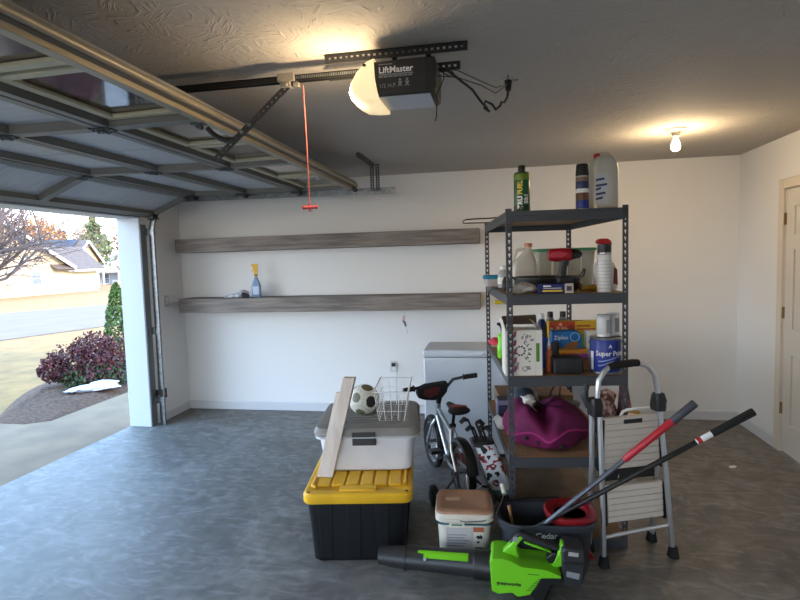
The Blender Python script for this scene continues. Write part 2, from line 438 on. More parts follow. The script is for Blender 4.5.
# near-jamb safety sensor, wall plates
t = thing('door_sensor', 'small black safety sensor low beside the far door track', 'sensor', (-3.42, 4.90, .31))
MB().box(0, .1, -.05, -.01, -.02, .035).box(.06, .1, -.06, 0, -.045, .05).build('housing', M['black'], t, bevel=.004)
MB().cyl((.1, -.03, .0), (.106, -.03, 0), .012, n=12).build('lens', M['red'], t)
MB().tube([(.05, -.02, .035), (.05, -.0, .07), (.02, .03, .085), (.0, .04, .06), (.0, .045, -.3)], .0022, 6).build('wire', M['cream'], t)

def plate(name, label, loc, rz, kind):
    t = thing(name, label, kind, loc, rz)
    MB().box(-.036, .036, -.006, 0, -.057, .057).build('plate', M['trim'], t, bevel=.003)
    for z in (-.02, .02): MB().box(-.016, .016, -.009, -.005, z-.014, z+.014).box(-.006, -.004, -.0095, -.0085, z-.004, z+.006).box(.004, .006, -.0095, -.0085, z-.004, z+.006).build('socket', M['white'], t, bevel=.002)
    return t
plate('wall_outlet', 'white outlet plate on left wall beside the lower wood shelf end', (XL, 5.13, 1.225), PI/2, 'outlet')
o2 = plate('wall_outlet', 'white outlet on back wall behind the wire basket', (-1.078, YB, .485), 0, 'outlet')
MB().box(-.018, .018, -.04, -.009, .005, .04).build('plug', M['black'], o2, bevel=.004)
MB().tube([(0, -.03, .02), (.02, -.05, -.01), (.03, -.03, -.1), (.01, -.012, -.3), (.02, -.02, -.46)], .003, 6).build('cord', M['white'], o2)
# ------------------------------------------------------------------ garage door opener
op = thing('garage_door_opener', 'ceiling garage door opener with black motor box, glowing white lamp lens and long rail', 'garage door opener', (-.35, 2.25, 2.3))
def O(x, y, z): return (x+.35, y-2.25, z-2.3)
def obox(mb, x0, x1, y0, y1, z0, z1): return mb.box(x0+.35, x1+.35, y0-2.25, y1-2.25, z0-2.3, z1-2.3)
mo = MB()
mo.prism([(-.475+.35, 2.365-2.3), (-.475+.35, 2.237-2.3), (-.465+.35, 2.231-2.3), (-.245+.35, 2.231-2.3), (-.228+.35, 2.243-2.3), (-.222+.35, 2.35-2.3), (-.235+.35, 2.368-2.3)], 2.14-2.25, 2.355-2.25, 'xz')
hs = mo.build('motor_housing', mat('opener_black', (30,29,29), .5), op, bevel=.008)
MB().prism([(-.47+.35, -.0705), (-.47+.35, -.0665), (-.25+.35, -.0665), (-.25+.35, -.0705)], 2.15-2.25, 2.345-2.25, 'xz').build('bottom_panel', mat('opener_grey', (176,182,190), .4), op)
pn = MB(); obox(pn, -.27, -.226, 2.1365, 2.1405, 2.245, 2.362); pn.build('side_panel', M['black'], hs, bevel=.002)
text('LiftMaster', .034, M['inkwhite'], hs, O(-.449, 2.1385, 2.318), (PI/2, 0, 0), bold=.0006, width=.98)
tb = MB()
obox(tb, -.449, -.312, 2.1375, 2.139, 2.309, 2.3135)
for k in range(7): obox(tb, -.449+k*.0195, -.449+k*.0195+.016, 2.1375, 2.139, 2.301, 2.3065)
obox(tb, -.449, -.395, 2.1375, 2.139, 2.349, 2.352)
tb.build('label_bar', M['inkgrey'], hs)
text('1/2 H.P.', .022, M['inkgrey'], hs, O(-.449, 2.1385, 2.262), (PI/2, 0, 0))
for x in (-.365, -.337):
    b = MB().cyl(O(x, 2.1375, 2.288), O(x, 2.139, 2.288), .005, n=10)
    b.prism([(x+.35-.009, 2.281-2.3), (x+.35+.009, 2.281-2.3), (x+.35+.004, 2.272-2.3), (x+.35+.009, 2.263-2.3), (x+.35+.004, 2.263-2.3), (x+.35, 2.27-2.3), (x+.35-.004, 2.263-2.3), (x+.35-.009, 2.263-2.3), (x+.35-.004, 2.272-2.3)], 2.1375-2.25, 2.139-2.25, 'xz')
    b.build('emblem', M['inkgrey'], hs)
# lamp lens: a quarter-round shell on the door side
lens = MB(); secs = []
outl = [(-.470, 2.385), (-.505, 2.372), (-.545, 2.335), (-.572, 2.29), (-.578, 2.262), (-.568, 2.235), (-.535, 2.216), (-.49, 2.21), (-.448, 2.21), (-.456, 2.24), (-.466, 2.3)]
for y, k in ((2.135, .80), (2.142, .93), (2.165, 1), (2.25, 1.02), (2.335, 1), (2.352, .93), (2.36, .8)):
    cx, cz = -.455, 2.285
    secs.append([O(cx+(x-cx)*k, y, cz+(z-cz)*k) for x, z in outl])
lens.loft(secs)
lm = bpy.data.materials.new('lit_lens'); lm.use_nodes = True
bb = lm.node_tree.nodes['Principled BSDF']; bb.inputs['Base Color'].default_value = lin((236,226,204)); bb.inputs['Roughness'].default_value = .3
bb.inputs['Subsurface Weight'].default_value = .0
bb.inputs['Emission Color'].default_value = (1, .74, .36, 1)
nt = lm.node_tree; bb.inputs['Emission Strength'].default_value = .42
tl = nt.nodes.new('ShaderNodeBsdfTranslucent'); tl.inputs[0].default_value = (.95,.86,.66,1)
mx = nt.nodes.new('ShaderNodeMixShader'); mx.inputs[0].default_value = .02
nt.links.new(bb.outputs[0], mx.inputs[1]); nt.links.new(tl.outputs[0], mx.inputs[2]); nt.links.new(mx.outputs[0], nt.nodes['Material Output'].inputs[0])
ln = lens.build('lamp_lens', lm, op, angle=50)
hb = MB(); obox(hb, -.512, -.498, 2.131, 2.137, 2.348, 2.358); hb.build('lens_clip', M['dark'], ln, bevel=.002)
# hanging angles
a1 = MB()
Tz = Matrix.Translation(O(-.69, 2.215, 2.437)) @ Euler((0, PI/2, 0)).to_matrix().to_4x4()
perf(a1, .036, .585, .003, .0235, .010, .011, Matrix.Translation(O(-.69, 2.213, 2.438)) @ Matrix(((0,0,1,0),(0,1,0,0),(-1,0,0,0),(0,0,0,1))), drop=False)
obox(a1, -.69, -.105, 2.213, 2.245, 2.4355, 2.4385)
a1.build('ceiling_angle', M['iron'], op)
a1 = MB()
perf(a1, .034, .56, .003, .0235, .010, .011, Matrix.Translation(O(-.70, 2.30, 2.395)) @ Matrix(((0,0,1,0),(0,1,0,0),(-1,0,0,0),(0,0,0,1))), drop=False)
obox(a1, -.42, -.40, 2.285, 2.30, 2.365, 2.436); obox(a1, -.28, -.26, 2.285, 2.30, 2.365, 2.436)
a1.build('hanging_angle', M['iron'], op)
# rail with chain teeth
rl = MB(); obox(rl, -3.38, -.45, 2.235, 2.265, 2.372, 2.377); obox(rl, -3.38, -.45, 2.235, 2.2375, 2.352, 2.377); obox(rl, -3.38, -.45, 2.2625, 2.265, 2.352, 2.377)
rail = rl.build('rail', mat('rail_black', (30,30,30), .4, .3), op)
ch = MB()
for k in range(44): obox(ch, -.84+k*.008, -.836+k*.008, 2.231, 2.2345, 2.36, 2.372)
ch.build('drive_belt_teeth', M['steel'], rail)
hd = MB(); obox(hd, -3.42, -3.385, 2.2, 2.3, 2.31, 2.40); hd.build('header_bracket', M['charcoal'], op)
# trolley, arm
tr = MB(); obox(tr, -.905, -.83, 2.222, 2.278, 2.352, 2.384); obox(tr, -.895, -.85, 2.228, 2.272, 2.33, 2.352); obox(tr, -.84, -.815, 2.236, 2.264, 2.33, 2.348)
tr.cyl(O(-.868, 2.22, 2.338), O(-.868, 2.28, 2.338), .008, n=10)
trolley = tr.build('trolley', mat('trolley_metal', (142,136,126), .5, .4), op, bevel=.002)
am = MB()
p0, p1 = V(O(-.868, 2.245, 2.338)), V(O(-1.217, 2.245, 2.05))
dv = (p1-p0); Ln = dv.length; dz = dv.normalized()
Tm = Matrix((( -dz.z*-1, 0, dz.x, p0.x), (0, 1, 0, p0.y), (-dz.x*1, 0, dz.z, p0.z), (0,0,0,1)))
Tm = Matrix(((dz.z, 0, dz.x, p0.x), (0, 1, 0, p0.y), (-dz.x, 0, dz.z, p0.z), (0,0,0,1)))
perf(am, .028, Ln, .004, .026, .008, .010, Tm @ Matrix.Translation((-.014, 0, 0)), drop=False)
am.build('straight_arm', M['iron'], op)
cpts = [O(-1.255, 2.262, 2.193), O(-1.235, 2.262, 2.17), O(-1.205, 2.262, 2.147), O(-1.17, 2.262, 2.133), O(-1.13, 2.262, 2.137), O(-1.09, 2.262, 2.158), O(-1.03, 2.262, 2.205)]
MB().tube(cpts, .012, 8).build('curved_arm', M['black'], op)
bl = MB()
for t_ in (.52, .62): q = p0+dv*t_; bl.cyl(q+V((0,-.012,0)), q+V((0,.025,0)), .007, n=6)
bl.build('arm_bolt', M['steel'], op)
rp = MB().tube([O(-.80, 2.25, 2.335), O(-.795, 2.25, 2.1), O(-.792, 2.25, 1.835)], .0026, 6).build('release_cord', mat('red_cord', (196,104,96), .7), op)
rh = MB().cyl(O(-.815, 2.238, 1.823), O(-.768, 2.262, 1.826), .008, n=10).sphere(O(-.768, 2.262, 1.826), (.010,.010,.010), 10, 6).cyl(O(-.792, 2.25, 1.806), O(-.792, 2.25, 1.842), .006, n=8)
rh.sphere(O(-.815, 2.238, 1.823), (.009,.009,.009), 10, 6).build('release_handle', mat('pink_red_handle', (206,84,92), .45), rp)
# cords
MB().tube([O(-.225, 2.25, 2.345), O(-.19, 2.28, 2.352), O(-.16, 2.35, 2.345), O(-.10, 2.45, 2.32), O(-.065, 2.52, 2.285), O(-.04, 2.55, 2.262), O(-.03, 2.54, 2.245), O(-.05, 2.52, 2.255), O(-.045, 2.5, 2.28), O(-.015, 2.52, 2.268), O(.0, 2.54, 2.25), O(.02, 2.56, 2.27), O(.025, 2.58, 2.29), O(.04, 2.62, 2.30), O(.055, 2.68, 2.34), O(.061, 2.72, 2.395)], .0055, 8).build('power_cord', M['black'], op)
MB().cyl(O(.061, 2.72, 2.385), O(.062, 2.745, 2.43), .013, .018, 12).build('power_plug', M['black'], op)
wr = [[(-.225,2.2,2.345),(-.15,2.25,2.34),(-.07,2.38,2.335),(.0,2.5,2.335),(.05,2.6,2.37),(.06,2.66,2.435)],
      [(-.225,2.2,2.31),(-.15,2.25,2.312),(-.06,2.36,2.308),(.0,2.5,2.31),(.05,2.6,2.37)],
      [(-.225,2.2,2.34),(-.2,2.2,2.325),(-.20,2.2,2.295),(-.215,2.2,2.265),(-.226,2.2,2.245)],
      [(-.225,2.2,2.335),(-.18,2.25,2.318),(-.165,2.25,2.33),(-.18,2.25,2.352)],
      [(-.227,2.2,2.25),(-.23,2.2,2.2),(-.232,2.2,2.155),(-.238,2.2,2.135)]]
for w in wr: MB().tube([O(*p) for p in w], .0022, 5).build('control_wire', M['black'], op)
t = thing('ceiling_outlet', 'white outlet plate on the ceiling beside the opener', 'outlet', (.075, 2.75, ZC))
MB().box(-.05, .05, -.036, .036, -.004, 0).build('plate', mat('plate_almond', (176,170,162), .5), t, bevel=.002)
for x in (-.02, .02): MB().box(x-.014, x+.014, -.016, .016, -.007, -.003).build('socket', M['greige'], t)

# bare ceiling bulb
t = thing('ceiling_bulb', 'bare lit bulb in a round porcelain holder on ceiling near the right wall', 'ceiling light', (1.235, 4.15, ZC))
MB().lathe([(.001,0),(.066,0),(.066,-.008),(.05,-.018),(.03,-.024),(.024,-.05),(.001,-.052)]).build('lamp_holder', mat('porcelain', (214,206,192), .35), t)
bm_ = mat('lit_bulb', (255,222,164), .4, emit=11)
MB().lathe([(.001,-.052),(.014,-.052),(.015,-.07),(.026,-.092),(.032,-.115),(.029,-.135),(.017,-.148),(.001,-.152)]).build('bulb', bm_, t)

# ------------------------------------------------------------------ floating wood shelves
def wood_shelf(name, label, z0, z1):
    t = thing(name, label, 'shelf', (-1.735, YB, z0), 0, 'long floating wood shelves on the back wall')
    x0, x1 = -3.30+1.735, -.172+1.735
    MB().box(x0, x1, -.285, -.265, 0, z1-z0).build('front_board', M['shelfwood'], t, bevel=.003)
    MB().box(x0, x1, -.265, 0, z1-z0-.019, z1-z0).build('top_board', M['shelfwood'], t, bevel=.002)
    MB().box(x0, x1, -.265, 0, .0, .019).build('bottom_board', M['shelfwood'], t, bevel=.002)
    for a, b in ((x0, x0+.019), (x1-.019, x1)): MB().box(a, b, -.2645, 0, .0195, z1-z0-.0195).build('end_board', M['shelfwood'], t)
    return t
wood_shelf('floating_shelf', 'upper grey wood shelf on the back wall, empty', 1.722, 1.862)
wood_shelf('floating_shelf', 'lower grey wood shelf on the back wall, holding a spray bottle', 1.093, 1.24)
# spray bottle and rag on the lower shelf
t = thing('spray_bottle', 'clear blue spray bottle with yellow trigger on the lower wood shelf', 'spray bottle', (-2.477, 5.28, 1.2405), .2)
MB().loft([rr(.04,.03,.012,0), rr(.044,.034,.015,.01), rr(.044,.034,.015,.12), rr(.036,.028,.015,.15), rr(.018,.017,.012,.195), rr(.014,.014,.012,.215)]).build('bottle', mat('pale_blue_plastic', (150,178,216), .25, trans=.4), t)
MB().box(-.03, .03, -.0355, -.0335, .03, .115).build('label', mat('pale_label', (190,205,228), .5), t)
hd = MB().cyl((0,0,.212), (0,0,.24), .017, n=14)
hd.prism([(-.014,.24),(-.02,.29),(-.034,.325),(-.045,.33),(-.045,.343),(.018,.345),(.024,.325),(.016,.24)], -.012, .012, 'xz')
hd.prism([(-.02,.3),(-.042,.27),(-.045,.255),(-.036,.262),(-.016,.285)], -.005, .005, 'xz')
hd.build('trigger_head', mat('trigger_yellow', (222,170,20), .4), t, bevel=.003)
MB().cyl((0,0,.225), (0,0,.236), .019, n=14).build('collar', M['black'], t)
t = thing('work_glove', 'crumpled grey and white work gloves lying on the lower wood shelf', 'gloves', (-2.64, 5.22, 1.24), .1); t.scale = (1.35, 1.2, 1.3)
gl = MB()
def lump(mb, c, r, seed, nu=18, nv=10, amp=.25, T=None):
    rnd = random.Random(seed); ph = [rnd.uniform(0, 6.28) for _ in range(6)]
    secs = []
    for j in range(nv+1):
        p = -PI/2+PI*j/nv; cr = max(math.cos(p), 1e-3); ring = []
        for k in range(nu):
            a = 2*PI*k/nu
            f = 1+amp*(.5*math.sin(2*a+ph[0]+2*p)+.35*math.sin(3*a+ph[1]-3*p)+.3*math.sin(5*a+ph[2]+p*4)+.2*math.sin(7*a+ph[3]-5*p))
            z = c[2]+r[2]*math.sin(p)*(1+amp*.4*math.sin(3*a+ph[4]))
            q = V((c[0]+r[0]*cr*math.cos(a)*f, c[1]+r[1]*cr*math.sin(a)*f, z))
            ring.append(T @ q if T is not None else q)
        secs.append(ring)
    return mb.loft(secs)
lump(gl, (0, 0, .022), (.055,.05,.022), 3)
lump(gl, (.03, .01, .04), (.035,.03,.022), 4)
for k, (x, y) in enumerate(((-.05,-.02),(-.06,.005),(-.045,.03))): gl.tube([(x, y, .018), (x-.03, y-.008, .014), (x-.055, y-.012, .012)], [.013,.011,.008], 8)
gl.build('glove', mat('grey_glove', (206,208,212), .85, col2=(130,132,138), nscale=22), t)
MB().tube([(.03,-.03,.03),(.06,-.03,.02),(.085,-.025,.012)], [.018,.017,.012], 8).build('cuff', M['dark'], t)
# hook with tag hanging under the lower shelf
t = thing('hanging_tag', 'small string of tags hanging under the lower wood shelf', 'tag', (-.92, 5.25, 1.093))
MB().tube([(0,0,0),(.002,0,-.05),(-.002,0,-.07)], .0015, 5).build('string', M['inkgrey'], t)
MB().box(-.012, .012, -.002, .002, -.13, -.06, Tloc(.004,0,0,0,.1)).build('tag', mat('tag_pink', (190,160,164), .6), t)
MB().prism([(-.02,-.1),(.012,-.118),(.022,-.165),(.006,-.168)], -.003, .003, 'xz').build('clip', M['charcoal'], t)
MB().tube([(.012,0,-.165),(.022,0,-.2),(.03,0,-.24)], .0018, 5).build('cord', M['inkgrey'], t)
# ------------------------------------------------------------------ chest freezer
fz = thing('chest_freezer', 'white chest freezer against the back wall behind the bicycle and metal rack', 'freezer', (.02, 4.80, 0))
fx0, fx1, fy0, fy1 = -.62, .63, -.585, -.13
enamel = mat('white_enamel', (196,202,210), .35); 
b = MB(); b.box(fx0, fx1, fy0+.03, fy1, .03, .80); b.build('cabinet', enamel, fz, bevel=.012)
b = MB(); b.box(fx0-.006, fx1+.006, fy0+.012, fy1+.004, .808, .865); b.build('lid', enamel, fz, bevel=.018)
b = MB(); b.box(fx0+.01, fx1-.01, fy0+.04, fy1-.01, .799, .809); b.build('gasket', M['greige'], fz)
b = MB()
for x in (fx0+.08, fx1-.08):
    for y in (fy0+.1, fy1-.08): b.cyl((x, y, 0), (x, y, .032), .025, n=12)
b.box(fx0+.02, fx1-.02, fy0+.045, fy1-.02, .02, .04); b.build('base', M['dark'], fz)
MB().cyl((-.15, fy0+.014, .83), (-.15, fy0+.004, .83), .012, n=14).build('lock', M['chrome'], fz)

# ------------------------------------------------------------------ child's bicycle
bk = thing('kids_bicycle', 'small silver bicycle with training wheels and padded handlebar beside the white freezer', 'bicycle', (-.248, 3.455, 0), math.radians(114.4))
WB = .63; R_ = .2
silver = mat('silver_frame', (178,182,186), .28, .7)
def wheel(nm, cx, rz=0):
    T = Tloc(cx, 0, R_, 0, 0, rz)
    ty = MB()
    pr = [(R_-.022+.022*math.cos(a), .024*math.sin(a)) for a in [2*PI*k/10 for k in range(10)]]
    secs = []
    for k in range(41):
        a = 2*PI*k/40; secs.append([T @ V((r*math.cos(a), y, r*math.sin(a))) for r, y in pr])
    ty.loft(secs, cap=False)
    w = ty.build(nm, M['rubber'], bk)
    rm = MB(); secs = []
    pr = [(R_-.048, -.011), (R_-.036, -.013), (R_-.036, .013), (R_-.048, .011)]
    for k in range(41):
        a = 2*PI*k/40; secs.append([T @ V((r*math.cos(a), y, r*math.sin(a))) for r, y in pr])
    rm.loft(secs, cap=False); rm.build('rim', M['chrome'], w)
    sp = MB()
    for k in range(20):
        a = 2*PI*k/20; s_ = (-1)**k
        sp.tube([T @ V((.016*math.cos(a+.8*s_), .018*s_, .016*math.sin(a+.8*s_))), T @ V(((R_-.045)*math.cos(a), 0, (R_-.045)*math.sin(a)))], .0014, 5)
    sp.build('spokes', M['chrome'], w)
    MB().cyl(T @ V((0,-.028,0)), T @ V((0,.028,0)), .014, n=12).cyl(T @ V((0,-.05,0)), T @ V((0,.05,0)), .005, n=8).build('hub', M['steel'], w)
wheel('rear_wheel', 0); wheel('front_wheel', WB)
fr = MB()
fr.tube([(.27,0,.2),(.175,0,.455)], .014, 10).tube([(.50,0,.43),(.27,0,.2)], .019, 12).tube([(.485,0,.485),(.19,0,.40)], .015, 10).tube([(.507,0,.415),(.478,0,.535)], .019, 12)
for s_ in (-1, 1):
    fr.tube([(.27,.02*s_,.2),(.15,.04*s_,.2),(0,.045*s_,.2)], .009, 8).tube([(.185,.012*s_,.425),(.1,.04*s_,.31),(0,.045*s_,.2)], .008, 8)
fr.cyl((.27,-.035,.2),(.27,.035,.2), .022, n=14)
fr.build('frame', silver, bk)
fk = MB()
for s_ in (-1, 1): fk.tube([(.512,.018*s_,.40),(.53,.042*s_,.35),(.585,.046*s_,.27),(WB,.046*s_,.2)], .011, 8)
fk.tube([(.512,-.02,.402),(.512,.02,.402)], .012, 8); fk.build('fork', silver, bk)
MB().tube([(.478,0,.535),(.468,0,.58),(.455,0,.625)], [.019,.016,.017], 12).sphere((.47,0,.565),(.022,.022,.03)).build('stem', M['black'], bk)
hbp = [(.40,.285,.665),(.415,.20,.67),(.43,.12,.672),(.455,.05,.64),(.46,0,.63),(.455,-.05,.645),(.43,-.10,.71),(.41,-.17,.725),(.39,-.27,.735)]
hb = MB().tube(hbp, .011, 10).build('handlebar', M['dark'], bk)
for a, b_ in ((0, 1), (8, 7)):
    p, q = V(hbp[a]), V(hbp[b_]); g = MB(); n_ = 9
    g.tube([p+(q-p)*k/n_ for k in range(n_+1)], [.017+(.0012 if k % 2 else 0) for k in range(n_+1)], 12).cyl(q+(p-q)*.05, q, .024, n=14)
    g.build('grip', M['rubber'], hb)
pd = MB()
pad = [(.14,.0),(.155,.035),(.15,.075),(.09,.098),(0,.105),(-.07,.11),(-.085,.085),(-.075,.03),(-.04,-.015),(.02,-.03),(.09,-.02)]
Tp = Tloc(.43, .03, .60, 0, -.2, 0)
pd.prism([(y, z) for y, z in pad], -.022, .022, 'yz', Tp)
pdo = pd.build('handlebar_pad', mat('pad_black', (22,20,22), .8), bk, bevel=.012)
MB().prism([(.105,.02),(.10,.06),(.02,.085),(-.02,.07),(.0,.02),(.06,.0)], -.0245, .0245, 'yz', Tp).build('pad_panel', mat('pad_red', (92,30,32), .7), pdo)
# saddle
sd = MB(); secs = []
for x, hw, zt, zb in ((.255,.006,.592,.578),(.245,.02,.602,.57),(.20,.027,.606,.565),(.14,.036,.606,.56),(.09,.062,.612,.556),(.045,.075,.62,.56),(.015,.068,.62,.568),(.005,.04,.612,.58)):
    secs.append([(x, hw*math.cos(a), (zt+zb)/2+(zt-zb)/2*math.sin(a)) for a in [2*PI*k/14 for k in range(14)]])
sdo = sd.loft(secs).build('saddle', mat('saddle_black', (30,28,30), .6), bk)
MB().loft([[(x, hw*math.cos(a), (.6155+zo)+.006*math.sin(a)) for a in [2*PI*k/12 for k in range(12)]] for x, hw, zo in ((.12,.03,-.008),(.085,.05,-.004),(.05,.058,.002),(.025,.05,.002))]).build('saddle_panel', mat('saddle_red', (128,40,30), .6), sdo)
MB().tube([(.178,0,.45),(.155,0,.51),(.135,0,.57)], .011, 10).cyl((.18,-.02,.45),(.18,.02,.45),.015,n=10).build('seat_post', M['black'], bk)
MB().tube([(.09,.03,.56),(.12,.02,.545),(.17,.02,.55),(.2,.015,.565)], .004, 6).tube([(.09,-.03,.56),(.12,-.02,.545),(.17,-.02,.55),(.2,-.015,.565)], .004, 6).build('saddle_rail', M['dark'], bk)
# fender over the rear wheel
fn = MB(); secs = []
for k in range(13):
    a = math.radians(35+k*11); secs.append([((R_+.012+dz)*math.cos(a), y, R_+(R_+.012+dz)*math.sin(a)) for y, dz in ((-.036,-.022),(-.03,-.002),(0,.008),(.03,-.002),(.036,-.022),(.03,-.006),(0,.004),(-.03,-.006))])
fn.loft(secs).build('rear_fender', M['black'], bk)
# chain guard, cranks
MB().prism([(-.03,.17),(-.03,.215),(.05,.235),(.24,.255),(.30,.24),(.315,.19),(.27,.15),(.18,.165)], -.062, -.057, 'xz').build('chain_guard', mat('chain_guard_red', (140,22,30), .4), bk)
cr = MB().tube([(.27,-.07,.2),(.33,-.075,.125)], .009, 8).tube([(.27,.07,.2),(.21,.075,.275)], .009, 8).cyl((.27,-.075,.2),(.27,.075,.2),.009,n=10).build('crank', M['steel'], bk)
for s_, (x, z) in ((-1,(.33,.125)),(1,(.21,.275))): MB().box(x-.035, x+.035, min(.08*s_,.155*s_), max(.08*s_,.155*s_), z-.012, z+.012).build('pedal', M['black'], cr, bevel=.004)
for s_ in (-1, 1):
    w = MB().lathe([(.001,-.02),(.06,-.02),(.07,-.014),(.073,-.006),(.073,.006),(.07,.014),(.06,.02),(.001,.02)], 26, Tloc(-.025, .205*s_, .073, PI/2)).build('training_wheel', M['black'], bk)
    MB().lathe([(.001,-.022),(.04,-.022),(.042,.022),(.001,.022)], 20, Tloc(-.025, .205*s_, .073, PI/2)).build('wheel_disc', M['dark'], w)
    MB().tube([(0,.05*s_,.2),(-.01,.075*s_,.15),(-.02,.13*s_,.09),(-.025,.2*s_,.073)], .009, 8).tube([(0,.05*s_,.2),(.05,.06*s_,.2)], .006, 6).build('stabiliser_arm', M['black'], w)

# ------------------------------------------------------------------ totes
bt = thing('storage_tote', 'black storage tote with bright yellow lid on the floor, below the clear tote', 'storage tote', (-.802, 3.04, 0), math.radians(8.6))
hw, hd = .245, .368
tb = MB()
tb.loft([rr(hw-.012, hd-.012, .03, 0), rr(hw, hd, .035, .012), rr(hw+.012, hd+.005, .04, .18), rr(hw+.026, hd+.007, .04, .335)])
body = tb.build('tub', mat('tub_black', (11,13,17), .5, spec=.3), bt)
rb = MB()
for s_ in (-1, 1):
    for x in (-.17, -.02, .13):
        rb.loft([[(x-.032, s_*(hd+.004), .015), (x+.032, s_*(hd+.004), .015), (x+.022, s_*(hd-.03), .015), (x-.022, s_*(hd-.03), .015)], [(x-.04, s_*(hd+.010), .33), (x+.04, s_*(hd+.010), .33), (x+.03, s_*(hd-.01), .33), (x-.03, s_*(hd-.01), .33)]])
    for y in (-.2, 0, .2):
        rb.loft([[(s_*(hw+.004), y-.035, .015), (s_*(hw+.004), y+.035, .015), (s_*(hw-.03), y+.025, .015), (s_*(hw-.03), y-.025, .015)], [(s_*(hw+.035), y-.045, .33), (s_*(hw+.035), y+.045, .33), (s_*(hw-.01), y+.035, .33), (s_*(hw-.01), y-.035, .33)]])
rb.build('tub_rib', mat('tub_black', (11,13,17), .5, spec=.3), body, bevel=.004)
ld = MB()
LW, LD = .292, .385
ld.loft([rr(LW-.006, LD-.006, .045, .318), rr(LW, LD, .05, .326), rr(LW, LD, .05, .36), rr(LW-.01, LD-.01, .045, .372), rr(LW-.05, LD-.05, .03, .372), rr(LW-.058, LD-.058, .03, .366)])
lid = ld.build('lid', M['yellow'], bt)
tl = MB()
for k in range(6):
    x = -.195+k*.078
    tl.box(x-.034, x+.034, -.27, .29, .364, .379)
tl.box(-.10, .10, -.345, -.285, .364, .381); tl.box(-.10, .10, .3, .345, .364, .381)
for s_ in (-1, 1):
    tl.prism([(s_*.23,-.30),(s_*.262,-.28),(s_*.262,.28),(s_*.23,.30),(s_*.243,.27),(s_*.243,-.27)], .364, .384, 'xy')
tl.build('lid_rib', M['yellow'], lid, bevel=.006)
hl = MB()
for sx in (-1, 1):
    for sy in (-1, 1): hl.cyl((sx*(LW-.032), sy*(LD-.035), .3705), (sx*(LW-.032), sy*(LD-.035), .3735), .009, n=12)
hl.build('lid_hole', M['ink'], lid)

ct = thing('storage_tote', 'cloudy clear storage tote with taupe lid stacked on the yellow lid', 'storage tote', (-.79, 3.195, .3845), math.radians(8.6))
ct.scale = (1.06, 1, .92)
hw, hd = .245, .262
w_ = .004
cb = MB()
outer = [rr(hw-.02, hd-.02, .04, 0), rr(hw-.004, hd-.004, .05, .014), rr(hw+.004, hd+.004, .05, .12), rr(hw+.014, hd+.014, .05, .215), rr(hw+.034, hd+.034, .06, .217), rr(hw+.034, hd+.034, .06, .225)]
inner = [rr(hw+.012, hd+.012, .05, .225), rr(hw, hd, .05, .12), rr(hw-.008, hd-.008, .05, .018), rr(hw-.024, hd-.024, .04, .006)]
cb.loft(outer+inner)
cbo = cb.build('tub', M['clear'], ct)
for z0, z1 in ((.226, .238),):
    MB().loft([rr(hw+.03, hd+.03, .06, z0), rr(hw+.038, hd+.038, .06, z0+.003), rr(hw+.038, hd+.038, .06, z1-.002), rr(hw+.03, hd+.03, .06, z1)]).build('rim', mat('rim_white', (196,196,196), .4), ct)
cl_ = MB()
cl_.loft([rr(hw+.034, hd+.036, .06, .2385), rr(hw+.044, hd+.044, .07, .242), rr(hw+.044, hd+.044, .07, .262), rr(hw+.03, hd+.03, .07, .285), rr(hw-.01, hd-.01, .06, .292), rr(hw-.03, hd-.03, .05, .292), rr(hw-.04, hd-.04, .05, .284)])
clo = cl_.build('lid', M['greige'], ct)
r_ = MB()
for k in range(7): y = -.16+k*.053; r_.box(-.17, .17, y-.004, y+.004, .282, .2875)
r_.loft([rr(.19, .19, .04, .283), rr(.19, .19, .04, .287), rr(.18, .18, .035, .287), rr(.18, .18, .035, .283)])
r_.build('lid_rib', M['greige'], clo, bevel=.002)
for z0, z1, y in ((.236, .264, -.052), (.178, .222, -.036)):
    lt = MB(); lt.box(-.075, .05, -hd+y, -hd+y+.035, z0, z1)
    for k in range(9): lt.box(-.07+k*.0138, -.064+k*.0138, -hd+y-.004, -hd+y, z0+.005, z1-.005)
    lt.build('latch', mat('latch_grey', (56,56,58), .5), ct, bevel=.004)

# soccer ball
phi = (1+5**.5)/2
ico = [V(p).normalized() for p in [(s1, s2*phi, 0) for s1 in (-1,1) for s2 in (-1,1)]+[(0, s1, s2*phi) for s1 in (-1,1) for s2 in (-1,1)]+[(s2*phi, 0, s1) for s1 in (-1,1) for s2 in (-1,1)]]
sb = MB(); sb.sphere((0,0,0), .094, 96, 64)
pole = [f for f in sb.bm.faces if len(f.verts) > 4]
E3 = Euler((.5,.35,.9)).to_matrix()
for f in sb.bm.faces:
    n = E3 @ f.calc_center_median().normalized(); ds = sorted([(n.dot(p), i) for i, p in enumerate(ico)], reverse=True)
    if ds[0][0] > .95: f.material_index = (1, 2)[ds[0][1] % 3 == 0]
    elif ds[0][0] > .93 and ds[0][1] % 2: f.material_index = 2
    if abs(ds[0][0]-ds[1][0]) < .012 and ds[0][0] < .93: f.material_index = 3
ball = sb.build('soccer_ball', [mat('ball_white', (222,220,208), .45), mat('ball_olive', (112,110,84), .5), mat('ball_black', (24,24,22), .5), mat('ball_seam', (172,170,158), .6)])
ball.location = (-.828, 3.20, .6385+.0945)
tag(ball, 'white soccer ball with olive and black patches resting on the taupe lid', 'ball')

